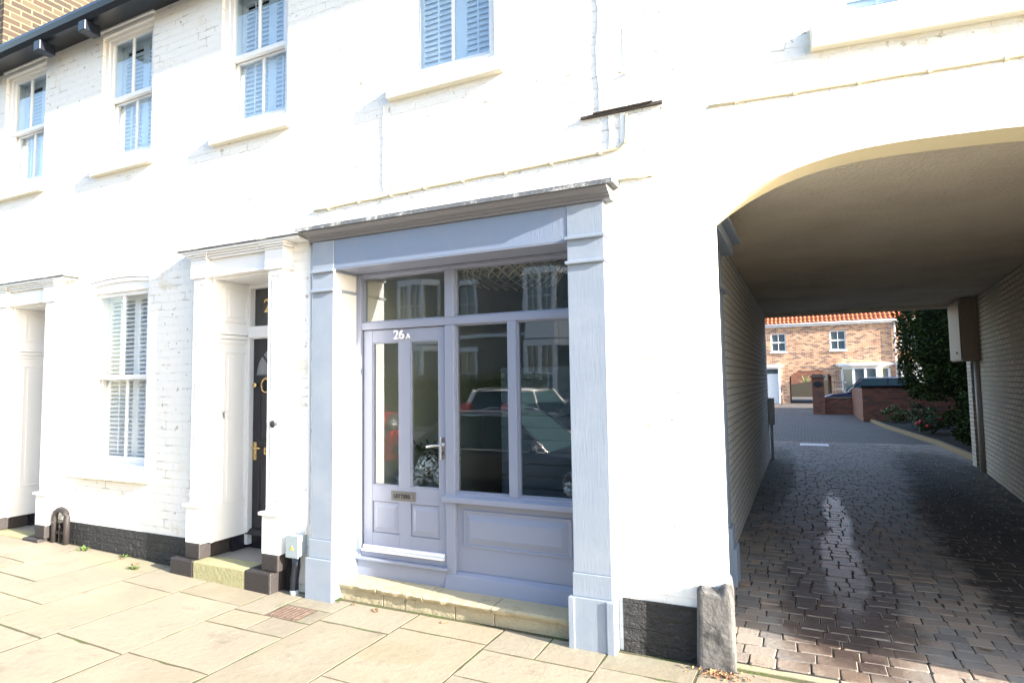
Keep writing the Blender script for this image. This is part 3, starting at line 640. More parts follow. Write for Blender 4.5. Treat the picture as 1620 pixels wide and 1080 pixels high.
sd = mb.build('shop_door', F, H2, .003)
for a, b in ((-3.26, -2.99), (-2.88, -2.605)): MB().add([(a, y+.001, .865), (b, y+.001, .865), (b, y+.001, 2.045), (a, y+.001, 2.045)], [(0,1,2,3)]).build('glass', m_glass, sd)
mb = MB(); mb.box(X0+.01, X1-.01, yd-.022, yd-.001, .352, .378); mb.box(X0+.01, X1-.01, yd-.045, yd-.001, .334, .3495); mb.build('threshold_strip', m_alu, sd, .002)
lp = MB(); lp.box(-3.065, -2.83, yd-.007, yd, .755, .83); lp.box(-3.045, -2.85, yd-.013, yd-.007, .77, .815); lp.build('letter_plate', m_dull, sd, .002)
numeral(sd, 'LETTERS', -3.036, yd-.0135, .778, .043, m_sign, 'lettering', .001)
mb = MB(); mb.box(-2.585, -2.55, yd-.009, yd, 1.10, 1.275); mb.lathe((-2.5675, yd-.02, 1.215), [(.011, 0), (.013, .012)], 12, 'y'); mb.tube([(-2.5675, yd-.006, 1.215), (-2.5675, yd-.055, 1.215), (-2.60, yd-.06, 1.213), (-2.685, yd-.058, 1.20)], [.009, .009, .009, .011], 10)
mb.build('handle', m_chrome, sd, .003)
MB().box(-2.572, -2.563, yd-.0115, yd-.009, 1.135, 1.165).build('keyhole', m_sign, sd)
numeral(sd, '26', -3.035, yd-.009, 2.066, .105, m_alu, 'numeral', .008); numeral(sd, 'A', -2.91, yd-.009, 2.066, .058, m_alu, 'numeral', .008)
# stone step, made of riser blocks and four worn treads
def rough_tread(mb, x0, x1, y0, y1, z0, z1, amp=.012):
    n = max(3, int((x1-x0)/.05)); vs = []; fs = []
    fr = [(x0+(x1-x0)*i/n, y0+random.uniform(-amp, amp*.5)) for i in range(n+1)]; fr2 = [(x, yy-random.uniform(0, amp)+amp*.6) for x, yy in fr]; fr3 = [(x, yy+random.uniform(0, amp)) for x, yy in fr]
    for i in range(n+1):
        x = fr[i][0]; vs += [(x, y1, z1), (x, fr[i][1]+.012, z1-.002), (x, fr2[i][1]-.004, z1-.014+random.uniform(-.004, .004)), (x, fr2[i][1]-.002, (z0+z1)/2), (x, fr3[i][1]+.006, z0+random.uniform(0, .006)), (x, y1, z0)]
    for i in range(n):
        for k in range(5): a = i*6+k; fs.append((a+1, a, a+6, a+7))
    fs += [tuple(range(0, 6)), tuple(reversed(range(n*6, n*6+6)))]
    mb.add(vs, fs)
mb = MB()
for a, b in ((-3.41, -2.98), (-2.975, -2.78), (-2.775, -2.34), (-2.335, -2.02), (-2.015, -1.42)): mb.box(a, b, .085, .28, -.05, .088)
st = mb.build('entrance_step', m_step, H2, .006)
mb = MB()
for a, b in ((-3.405, -3.03), (-3.022, -2.60), (-2.592, -2.03), (-2.022, -1.42)): rough_tread(mb, a, b, .055, .30, .09, .135, .006)
mb.build('tread', m_step, st)
# meter box, conduits and cables on the shop house
mb = MB(); mb.box(-3.86, -3.735, -.03, WY-.001, .31, .475); mb.box(-3.867, -3.728, -.04, -.0305, .30, .482); mb2 = mb.build('meter_box', m_meter, H2, .01)
mb = MB(); mb.prism([(-3.815, .365), (-3.775, .365), (-3.795, .40)], -.0418, -.0404); mb.build('warning_label', m_yel, mb2)
MB().tube([(-3.80, .015, .30), (-3.80, .015, .22), (-3.815, .012, .12), (-3.815, .012, .02)], .034, 12).build('duct', m_gut, H2)
MB().tube([(-3.815, .012, .035), (-3.815, .012, -.01)], .038, 12).build('duct_collar', m_meter, H2)
MB().tube([(-3.70, .045, 2.94), (-3.70, .045, .62), (-3.705, .045, .56), (-3.725, .045, .53), (-3.725, .045, .48)], .012, 8).build('conduit', m_gloss, H2)
# cables tacked to the wall
def cable(parent, pts, r, mt, name='cable', clips=.32, **k):
    mb = MB(); P = [Vector(p) for p in pts]; Q = []
    for i in range(len(P)-1):
        L_ = (P[i+1]-P[i]).length; n = max(1, int(L_/.16))
        for j in range(n): q = P[i].lerp(P[i+1], j/n); Q.append(q+Vector((0, 0, random.uniform(-.004, .004))))
    Q.append(P[-1]); mb.tube(Q, r, 7)
    for q in Q[1::2]: mb.box(q.x-.008, q.x+.008, q.y-r*1.4, q.y+r, q.z-r*1.6, q.z+r*1.6)
    return mb.build(name, mt, parent, **k)
cable(H2, [(-3.68, WY-.009, 3.17), (-2.4, WY-.009, 3.20), (-1.16, WY-.009, 3.225), (-1.03, WY-.009, 3.235), (-.985, WY-.009, 3.27), (-.975, WY-.009, 3.45)], .009, m_cable)
cable(H2, [(-1.06, WY-.008, 3.01), (-.82, WY-.008, 3.02)], .008, m_cable)
mb = MB(); mb.box(-1.29, -.74, WY-.022, WY+.02, 3.475, 3.492); mb.box(-1.20, -.80, WY-.03, WY+.01, 3.492, 3.50); mb.build('slate_strip', m_dkslate, H2)
def ragged(mb, x0, x1, z0, z1, y0, y1, amp=.012, st=.09):
    n = int(abs(z1-z0)/st); L_ = [(x0+random.uniform(-amp, amp), z0+(z1-z0)*i/n) for i in range(n+1)]; Rr_ = [(x1+random.uniform(-amp, amp), z0+(z1-z0)*i/n) for i in range(n+1)]
    for i in range(n): mb.prism([L_[i], Rr_[i], Rr_[i+1], L_[i+1]], y0, y1)
mb = MB(); ragged(mb, -1.165, -.985, 3.50, 5.6, WY-.006, WY+.01); mb.prism([(-.99, 3.78), (-.955, 3.78), (-.94, 3.9), (-.945, 4.02), (-.99, 4.05)], WY-.008, WY+.01); ragged(mb, -1.10, -1.065, 3.24, 3.47, WY-.008, WY+.01, .004); ragged(mb, -1.02, -.99, 3.25, 3.47, WY-.008, WY+.01, .004); mb.build('render_patch', m_rend, H2)
mb = MB(); ragged(mb, -2.965, -2.955, 3.24, 3.93, WY-.006, WY+.01, .006, .05); mb.build('render_patch', m_rend, H2)
MB().tube([(-.97, WY, 3.73), (-.985, WY-.05, 3.725), (-1.01, WY-.055, 3.72)], .008, 6).build('wall_hook', m_cable, H2)

# ================================================================= ARCH HOUSE (turned 6 degrees)
TH = R(6)
H3 = thing('arch_house', 'white painted brick house whose carriage arch opens onto the brick paved drive', 'house', (-.8, WY-.019, 0), TH)
A0, AC, AH = .36, 1.65, 1.29
def az(u): return 2.70+.33*(1-abs((u-AC)/AH)**3)
mb = MB(); y0, y1 = 0, .24
def q4(a, b, c, d, yy, flip=False, mi=0): mb.add([(a, yy, c), (b, yy, c), (b, yy, d), (a, yy, d)], [(3,2,1,0) if flip else (0,1,2,3)], mi=mi)
us = [A0+2*AH*i/28 for i in range(29)]
win = (1.05, 1.95, 3.79, 5.3)
for yy, fl_ in ((y0, False), (y1, True)):
    q4(.19, A0, .0, 5.66, yy, fl_); q4(A0+2*AH, 17.0, .0, 5.66, yy, fl_)
    for i in range(28):
        a, b = us[i], us[i+1]
        vs = [(a, yy, az(a)), (b, yy, az(b)), (b, yy, 3.4), (a, yy, 3.4)]; mb.add(vs, [(3,2,1,0) if fl_ else (0,1,2,3)])
for i in range(28):
    a, b = us[i], us[i+1]; mb.add([(a, y0, az(a)), (a, y1, az(a)+.0), (b, y1, az(b)), (b, y0, az(b))], [(0,1,2,3)], True, 1)
mb.add([(A0, y0, 0), (A0, y1, 0), (A0, y1, az(A0)), (A0, y0, az(A0))], [(3,2,1,0)], mi=0); mb.add([(A0+2*AH, y0, 0), (A0+2*AH, y1, 0), (A0+2*AH, y1, az(A0)), (A0+2*AH, y0, az(A0))], [(0,1,2,3)])
x_, X_ = A0, A0+2*AH
for yy, fl_ in ((y0, False), (y1, True)):
    q4(x_, X_, 3.4, win[2], yy, fl_); q4(x_, win[0], win[2], win[3], yy, fl_); q4(win[1], X_, win[2], win[3], yy, fl_); q4(x_, X_, win[3], 5.66, yy, fl_)
a, b, c, d = win
mb.add([(a,y0,c),(a,y1,c),(a,y1,d),(a,y0,d)], [(0,1,2,3)]); mb.add([(b,y0,c),(b,y1,c),(b,y1,d),(b,y0,d)], [(3,2,1,0)]); mb.add([(a,y0,c),(b,y0,c),(b,y1,c),(a,y1,c)], [(0,1,2,3)]); mb.add([(a,y0,d),(b,y0,d),(b,y1,d),(a,y1,d)], [(3,2,1,0)])
mb.build('wall', [m_wall, m_soffit], H3, local=True)
# smooth rendered pier with moulded impost, fender stone
mb = MB(); mb.prism([(.185, .45), (.362, .45), (.362, 2.66), (.345, 2.70), (.30, 2.735), (.25, 2.74), (.19, 2.73)], -.002, .06); mb.build('pier', m_rend, H3, .012, local=True)
mb = MB(); mb.prism([(.16, -.05), (.385, -.05), (.385, .38), (.375, .46), (.34, .50), (.30, .445), (.20, .47), (.175, .44)], -.07, .26); mb.build('fender_stone', m_fender, H3, .035, local=True, seg=4)
sash(H3, *win, 0, (.93, 2.2, 3.635, 3.77, -.06), meet=.5, loc=True)
cable(H3, [(.34, -.008, 3.40), (1.0, -.008, 3.405), (1.7, -.008, 3.41), (2.6, -.008, 3.42), (5, -.008, 3.42)], .008, m_cable, local=True)
mb = MB(); mb.add([(0, -.25, 5.66), (17.0, -.25, 5.66), (17.0, 5.2, 8.9), (0, 5.2, 8.9)], [(0,1,2,3)]); mb.add([(0, 10.2, 5.66), (17, 10.2, 5.66), (17.0, 5.2, 8.9), (0, 5.2, 8.9)], [(3,2,1,0)]); mb.build('roof', m_slate, H3, local=True)
MB().prism([(-.31, 5.64), (-.32, 5.60), (-.30, 5.55), (-.26, 5.515), (-.21, 5.515), (-.17, 5.56), (-.17, 5.64)], .02, 17, 'x').build('gutter', m_gut, H3, local=True)
MB().box(.9, 2.1, .55, .6, 3.6, 5.5).build('interior_wall', m_dark, H3, local=True)  # dark panel puts the shade of the unlit room into its colour
# passage sides, world axes: child empties of rotation 6 -> build with inverse rotated coordinates
def w2l(p):
    v = Vector(p)-Vector((-.8, WY-.019, 0)); c, s = math.cos(-TH), math.sin(-TH); return (v.x*c-v.y*s, v.x*s+v.y*c, v.z)
def buildw(mb, name, mt, parent=H3, bevel=0, seg=2):
    world = list(mb.v); mb.v = [w2l(p) for p in mb.v]; o = mb.build(name, mt, parent, bevel, local=True, seg=seg)
    me = o.data; uv = me.uv_layers[0].data
    for p in me.polygons:
        vs = [Vector(world[i]) for i in p.vertices]; n = (vs[1]-vs[0]).cross(vs[2]-vs[0]); ax = max(range(3), key=lambda i: abs(n[i]))
        for li in p.loop_indices:
            v = world[me.loops[li].vertex_index]; uv[li].uv = (v[1], v[2]) if ax == 0 else ((v[0], v[2]) if ax == 1 else (v[0], v[1]))
    return o
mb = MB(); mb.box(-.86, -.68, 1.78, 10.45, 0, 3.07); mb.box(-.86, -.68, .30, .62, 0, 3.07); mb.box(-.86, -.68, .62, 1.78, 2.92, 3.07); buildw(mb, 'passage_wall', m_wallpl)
mb = MB(); N_ = 14
ys = [.42+(9.5-.42)*i/N_ for i in range(N_+1)]
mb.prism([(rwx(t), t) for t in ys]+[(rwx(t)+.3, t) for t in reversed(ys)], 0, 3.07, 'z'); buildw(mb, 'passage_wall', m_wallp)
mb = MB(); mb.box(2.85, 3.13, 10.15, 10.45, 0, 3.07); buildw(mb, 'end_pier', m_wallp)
mb = MB(); mb.prism([(-.86, .28), (3.4, .73), (3.4, 10.45), (-.86, 10.45)], 3.071, 3.25, 'z'); buildw(mb, 'passage_ceiling', m_ceil)
mb = MB(); mb.box(-.86, 3.4, 10.25, 10.5, 3.0, 3.07); mb.box(-.86, 3.4, 10.46, 10.62, 3.055, 5.66); buildw(mb, 'lintel', m_ceil)
mb = MB(); mb.box(3.3, 6.5, .8, 10.3, 0, 5.6); mb.box(6.5, 15, 1.6, 10.3, 0, 5.6); buildw(mb, 'interior_wall', m_int)  # unseen second box, with the longer wall and roof, added to block sun
# passage side door surround
mb = MB(); mb.box(-.74, -.60, 1.62, 1.80, .30, 2.80); mb.box(-.76, -.575, 1.60, 1.815, .13, .46); mb.box(-.76, -.545, 1.58, 1.82, -.02, .30)
mb.box(-.76, -.59, .60, 1.62, 2.50, 2.86); mb.box(-.74, -.60, .44, .60, .30, 2.80); mb.box(-.72, -.555, .45, 1.80, 2.44, 2.46); mb.box(-.76, -.44, .42, 1.82, 2.87, 2.905); mb.box(-.76, -.50, .44, 1.80, 2.78, 2.869)
buildw(mb, 'side_door_surround', m_bluedk, bevel=.004)
mb = MB(); mb.box(-.84, -.79, .60, 1.62, .05, 2.5); buildw(mb, 'side_door', m_bluedk)

# ================================================================= THINGS IN THE PASSAGE
t = thing('utility_cabinet', 'large buff wall cabinet hanging high at the end of the passage over two pipes', 'cabinet', (2.66, 9.5, 0))
mb = MB(); mb.box(2.56, 2.85, 9.22, 10.12, 1.95, 3.05); mb.build('body', m_buff, t, .008)
mb = MB(); mb.box(2.538, 2.559, 9.24, 10.10, 1.97, 3.03); d = mb.build('cabinet_door', m_buff, t, .004)
MB().box(2.525, 2.537, 9.50, 9.56, 2.08, 2.12).build('latch', m_sign, d)
t = tag(MB().tube([(2.80, 9.42, 0), (2.80, 9.42, 1.95)], .055, 14).build('soil_pipe', m_pipe), 'thick pale pipe dropping from the buff cabinet to the ground', 'pipe')
tag(MB().tube([(2.80, 9.56, 0), (2.80, 9.56, 1.95)], .022, 8).build('water_pipe', m_pipe), 'thin pipe just behind the thick pale pipe under the cabinet', 'pipe')
t = thing('service_pedestal', 'small grey service box on a post at the far end of the left passage wall', 'service box', (-.62, 10.3, 0))
MB().box(-.678, -.56, 10.1, 10.4, .72, 1.28).build('box', m_galv, t, .01); MB().box(-.655, -.60, 10.2, 10.3, 0, .72).build('post', m_galv, t)
t = MB(); t.box(-.12, .53, 13.15, 13.75, -.01, .006); t.box(-.06, .47, 13.2, 13.7, .006, .010)
tag(t.build('manhole_cover', m_galv, bevel=.003), 'pale steel inspection cover set in the drive beyond the passage', 'cover')
t = MB(); t.box(-3.68, -3.39, -.415, -.195, -.02, .001)
for k in range(7): t.box(-3.66+k*.038, -3.64+k*.038, -.40, -.21, .001, .004)
tag(t.build('drain_cover', m_rust, bevel=.002), 'small rusty iron cover set between the flags near the white porch step', 'cover')
# boot scraper hoop
t = thing('boot_scraper', 'black iron hoop boot scraper standing against the wall beside the far porch', 'boot scraper', (-7.12, 0, gz(-7.1)))
z0 = gz(-7.1)
arcp = [(-7.23, .02, z0)]+[(-7.12-.11*math.cos(math.pi*k/12), .02, z0+.26+.09*math.sin(math.pi*k/12)) for k in range(13)]+[(-7.01, .02, z0)]
MB().tube(arcp, .03, 10).build('hoop', m_blk, t)
mb = MB(); mb.box(-7.2, -7.04, .01, .03, z0+.10, z0+.125); mb.box(-7.125, -7.11, .005, .03, z0+.0, z0+.16); mb.build('scraper_bar', m_blk, t)

# ================================================================= TALL BROWN BUILDING far left
B = thing('brown_brick_building', 'tall brown brick building rising behind the black gutter at top left', 'building', (-12, 4, 0))
mb = MB(); mb.box(-15, -9.31, .3, 12, 0, 12.5); mb.build('wall', m_brbrick, B)
mb = MB(); mb.prism([(-15.1, 12.5), (-9.2, 12.5), (-12.1, 14.5)], .2, 12.1); mb.build('roof', m_slate, B)

# ================================================================= COURTYARD
HB = thing('brick_mews_house', 'orange brick mews house with pantile roof and white windows at the end of the drive', 'house', (2, 40.9, 0))
Y = 40.9
arch_ = (-.78, 1.72)
mb = MB()
hol = [(-1.82, -.89, 3.45, 4.69), (1.73, 2.65, 3.45, 4.73), (5.63, 6.5, 3.45, 4.75), (arch_[0], arch_[1], 0, 2.14), (-2.5, -1.45, 0, 2.4), (2.35, 4.95, .75, 2.35)]
wall_holes(mb, -9, 12, 0, 5.2, Y, Y+.3, hol); mb.build('wall', m_orbrick, HB)
mb = MB(); n = 12
for i in range(n):
    a = arch_[0]+(arch_[1]-arch_[0])*i/n; b = arch_[0]+(arch_[1]-arch_[0])*(i+1)/n; f_ = lambda t: 2.14+.22*(1-((t-.47)/1.25)**2)
    mb.prism([(a, 2.10), (b, 2.10), (b, f_(b)-.22), (a, f_(a)-.22)], Y+.02, Y+.2) if False else None
mb = MB(); 
for i in range(26):
    a = math.pi*(.5+.30)-math.pi*.60*i/26; b = math.pi*(.5+.30)-math.pi*.60*(i+.88)/26; cx, cz, r0, r1 = .47, .55, 1.72, 2.0
    mb.prism([(cx+r0*math.cos(a), cz+r0*math.sin(a)*1.0), (cx+r0*math.cos(b), cz+r0*math.sin(b)), (cx+r1*math.cos(b), cz+r1*math.sin(b)), (cx+r1*math.cos(a), cz+r1*math.sin(a))], Y-.012, Y+.02)
mb.build('arch_ring', m_orbrick, HB)
mb = MB(); mb.box(arch_[0]-.15, arch_[0], Y+.3, Y+7, 0, 2.4); mb.box(arch_[1], arch_[1]+.15, Y+.3, Y+7, 0, 2.4); mb.box(arch_[0], arch_[1], Y+.3, Y+7, 2.2, 2.4); mb.build('passage_lining', m_rdbrick, HB)
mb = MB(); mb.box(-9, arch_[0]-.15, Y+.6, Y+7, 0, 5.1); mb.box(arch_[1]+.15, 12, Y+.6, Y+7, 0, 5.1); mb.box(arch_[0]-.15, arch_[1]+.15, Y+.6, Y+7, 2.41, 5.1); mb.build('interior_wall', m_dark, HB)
# pantile roof : rolls
mb = MB(); n = 84
for i in range(n):
    x0 = -9.2+21.4*i/n; w_ = 21.4/n; P_ = [(x0+w_*k/8, .045*math.sin(2*math.pi*k/8)) for k in range(9)]
    for j in range(9):
        ya, yb = Y-.22+j*.42, Y-.22+(j+1)*.42+.03; za, zb = 5.30+j*.27+.03, 5.30+(j+1)*.27
        for k in range(8): mb.add([(P_[k][0], ya, za+P_[k][1]), (P_[k+1][0], ya, za+P_[k+1][1]), (P_[k+1][0], yb, zb+P_[k+1][1]), (P_[k][0], yb, zb+P_[k][1])], [(0,1,2,3)], True)
mb.add([(-9.2, Y+3.6, 7.75), (12.2, Y+3.6, 7.75), (12.2, Y+7, 5.3), (-9.2, Y+7, 5.3)], [(0,1,2,3)])
mb.build('roof', m_tile, HB)
mb = MB(); mb.box(-9.2, 12.2, Y-.12, Y-.005, 5.08, 5.22); mb.tube([(-9.2, Y-.19, 5.24), (12.2, Y-.19, 5.24)], .06, 10); mb.build('gutter', m_upvc, HB)
MB().tube([(5.35, Y-.07, 5.2), (5.35, Y-.07, 0)], .045, 10).build('downpipe', m_upvc, HB)
m_fg = mat('reflective pane', (.10, .13, .145), .06, spec=.8)
def cwin(x0, x1, z0, z1):
    mb = MB(); t_ = .075; y_ = Y+.06
    mb.box(x0, x0+t_, y_, y_+.08, z0, z1); mb.box(x1-t_, x1, y_, y_+.08, z0, z1); mb.box(x0+t_, x1-t_, y_, y_+.08, z0, z0+t_); mb.box(x0+t_, x1-t_, y_, y_+.08, z1-t_, z1)
    zm = (z0+z1)/2; mb.box(x0+t_, x1-t_, y_-.01, y_+.08, zm-.05, zm+.05); c_ = (x0+x1)/2; mb.box(c_-.02, c_+.02, y_+.005, y_+.07, z0+t_, zm-.05); mb.box(c_-.02, c_+.02, y_+.005, y_+.07, zm+.05, z1-t_)
    w_ = mb.build('window', m_upvc, HB)
    MB().add([(x0, y_+.05, z0), (x1, y_+.05, z0), (x1, y_+.05, z1), (x0, y_+.05, z1)], [(0,1,2,3)]).build('pane', m_fg, w_)
    MB().box(x0-.08, x1+.08, Y-.08, Y+.06, z0-.09, z0).build('sill', m_upvc, w_)
for h in hol[:3]: cwin(*h)
# bay window with hood
mb = MB(); bp = [(2.35, Y), (2.95, Y-.55), (4.25, Y-.55), (4.95, Y)]
mb.prism([(2.0, Y), (2.75, Y-.75), (4.45, Y-.75), (5.25, Y)], 2.42, 2.52, 'z'); mb.prism([(2.12, Y), (2.82, Y-.68), (4.38, Y-.68), (5.12, Y)], 2.34, 2.419, 'z')
mb.prism([(2.15, Y), (2.85, Y-.66), (4.35, Y-.66), (5.1, Y)], 2.52, 2.56, 'z')
for (p, q) in zip(bp[:-1], bp[1:]):
    d_ = Vector((q[0]-p[0], q[1]-p[1])).normalized(); n_ = Vector((d_.y, -d_.x))*.06
    mb.prism([p, q, (q[0]-n_.x, q[1]-n_.y), (p[0]-n_.x, p[1]-n_.y)], 0, .78, 'z'); mb.prism([p, q, (q[0]-n_.x, q[1]-n_.y), (p[0]-n_.x, p[1]-n_.y)], 2.2, 2.34, 'z')
for (x_, y_) in bp+[(3.6, Y-.55)]: mb.box(x_-.07, x_+.07, y_-.05, y_+.06, .78, 2.2)
bay = mb.build('bay_window', m_upvc, HB)
mb = MB()
for (p, q) in zip(bp[:-1], bp[1:]): mb.add([(p[0], p[1]+.03, .78), (q[0], q[1]+.03, .78), (q[0], q[1]+.03, 2.2), (p[0], p[1]+.03, 2.2)], [(0,1,2,3)])
mb.build('pane', m_fg, bay)
mb = MB(); mb.box(5.55, 5.7, Y-.4, Y, 0, 2.3); mb.box(5.4, 7.2, Y-.55, Y, 2.35, 2.6); mb.box(5.7, 7, Y-.4, Y-.36, .0, 2.3); mb.build('bay_window', m_upvc, HB)
mb = MB(); mb.box(-1.45, -1.33, Y-.1, Y+.1, 0, 2.4); mb.box(-2.6, -1.2, Y-.3, Y, 2.42, 2.6); mb.box(-2.55, -1.26, Y-.2, Y, 2.3, 2.419); mb.build('door_surround', m_upvc, HB)
mb = MB(); mb.box(-2.5, -1.46, Y+.05, Y+.1, 0, 1.98); mb.box(-1.6, -1.5, Y+.03, Y+.05, .2, .9); dd = mb.build('door', m_upvc, HB); MB().box(-2.45, -1.5, Y+.03, Y+.06, 2.0, 2.28).build('fanlight', m_fg, dd)
# garden wall, pier with plaque, car
t = thing('brick_gate_pier', 'red brick gate pier with stone cap and dark oval plaque beside the low wall', 'gate pier', (.66, 28, 0))
MB().box(.40, .90, 27.75, 28.25, 0, 1.68).build('shaft', m_rdbrick, t); mb = MB(); mb.box(.34, .96, 27.69, 28.31, 1.68, 1.76); mb.box(.42, .88, 27.77, 28.23, 1.76, 1.85); mb.build('cap', m_rust, t, .01)
mb = MB(); mb.prism([(.65+.19*math.cos(2*math.pi*k/24), 1.38+.13*math.sin(2*math.pi*k/24)) for k in range(24)], 27.72, 27.749); mb.build('plaque', m_sign, t)
t = thing('low_brick_wall', 'low red brick wall running right from the gate pier in front of the navy car', 'wall', (1.7, 28.1, 0))
MB().box(.901, 2.6, 28.0, 28.22, 0, .70).build('brickwork', m_rdbrick, t); MB().box(.901, 2.6, 27.97, 28.25, .70, .77).build('coping', m_rust, t, .01)
t = thing('garden_wall', 'tall red brick garden wall with dark coping at the head of the flower bed', 'wall', (4, 22.8, 0))
MB().box(2.02, 8.5, 22.7, 22.95, 0, 1.28).build('brickwork', m_rdbrick, t); MB().box(1.99, 8.55, 22.66, 22.99, 1.28, 1.36).build('coping', mat('dark blue coping brick', (.015, .015, .02), .9, spec=.1), t, .01)
MB().box(2.02, 2.25, 22.951, 28.0, 0, 1.2).build('return_wall', m_rdbrick, t)
# railing left of house
t = thing('iron_railing', 'black iron railing panel beside the white door of the mews house', 'railing', (-1.1, 39.4, 0))
mb = MB()
for k in range(6): mb.tube([(-1.25, 38.6+.3*k, 0), (-1.25, 38.6+.3*k, 1.05)], .015, 6)
mb.build('bars', m_gut, t); MB().tube([(-1.25, 38.5, 1.0), (-1.25, 40.2, 1.0)], .02, 6).build('rail', m_gut, t)
t = thing('iron_railing', 'black iron railing between the mews arch and the bay window', 'railing', (1.9, 40.3, 0))
mb = MB()
for k in range(7): mb.tube([(1.85+.1*k, 40.2, 0), (1.85+.1*k, 40.2, 1.5)], .015, 6)
mb.build('bars', m_gut, t); MB().tube([(1.8, 40.2, 1.35), (2.5, 40.2, 1.35)], .02, 6).build('rail', m_gut, t)
# beyond far arch: wall, palm-like plant, pale house
t = thing('boundary_wall', 'stone boundary wall glimpsed through the mews arch', 'wall', (0, 56, 0)); mb = MB(); mb.prism([(-3, 0), (6, 0), (6, 1.5), (1.0, 1.4), (-3, .8)], 55.9, 56.2); mb.build('masonry', mat('buff stone', (.07, .06, .045), .9, bump=(9, 1)), t)
t = thing('spiky_palm', 'spiky pale green palm showing through the mews arch above the wall', 'palm', (.3, 57.5, 0))
MB().tube([(.3, 57.5, 0), (.3, 57.5, 1.2)], .12, 8).build('trunk', m_bark, t)
mb = MB()
for k in range(40):
    a = random.uniform(0, 6.28); e = random.uniform(.2, 1.3); l = random.uniform(.8, 1.2); d_ = Vector((math.cos(a)*math.cos(e), math.sin(a)*math.cos(e), math.sin(e))); s_ = Vector((-math.sin(a), math.cos(a), 0))*.04; o_ = Vector((.3, 57.5, 1.2))
    mb.add([o_-s_, o_+s_, o_+d_*l+Vector((0, 0, -.1))], [(0,1,2)])
mb.build('fronds', mat('palm frond', (.30, .38, .16), .5), t)
t = thing('distant_house', 'distant brick house seen through the mews arch', 'house', (1, 66, 0)); MB().box(-5, 6, 64, 70, 0, 3.2).build('wall', m_rdbrick, t); mb = MB(); mb.prism([(63.6, 3.2), (70.4, 3.2), (67, 5.4)], -5.4, 6.4, 'x'); mb.build('roof', m_slate, t)
mb = MB(); mb.box(1.1, 2.2, 63.95, 64, 1.0, 2.0); mb.build('window', m_fg, t)

t = thing('added_shade_house', 'unseen red brick house added beyond the tall hedge to shade the courtyard', 'house', (12, 20, 0))  # unseen house added behind the hedge to cast shade over the courtyard
MB().box(9.2, 15, 10.7, 31, 0, 6.2).build('wall', m_rdbrick, t); mb = MB(); mb.prism([(9.0, 6.2), (15.2, 6.2), (12.1, 8.2)], 10.5, 31.2); mb.build('roof', m_tile, t)
for y_ in (13, 17.5, 22, 26.5):
    w_ = MB().box(9.13, 9.22, y_, y_+1.2, 3.6, 4.9).build('window', m_upvc, t); MB().box(9.12, 9.129, y_+.1, y_+1.1, 3.7, 4.8).build('pane', m_fg, w_)
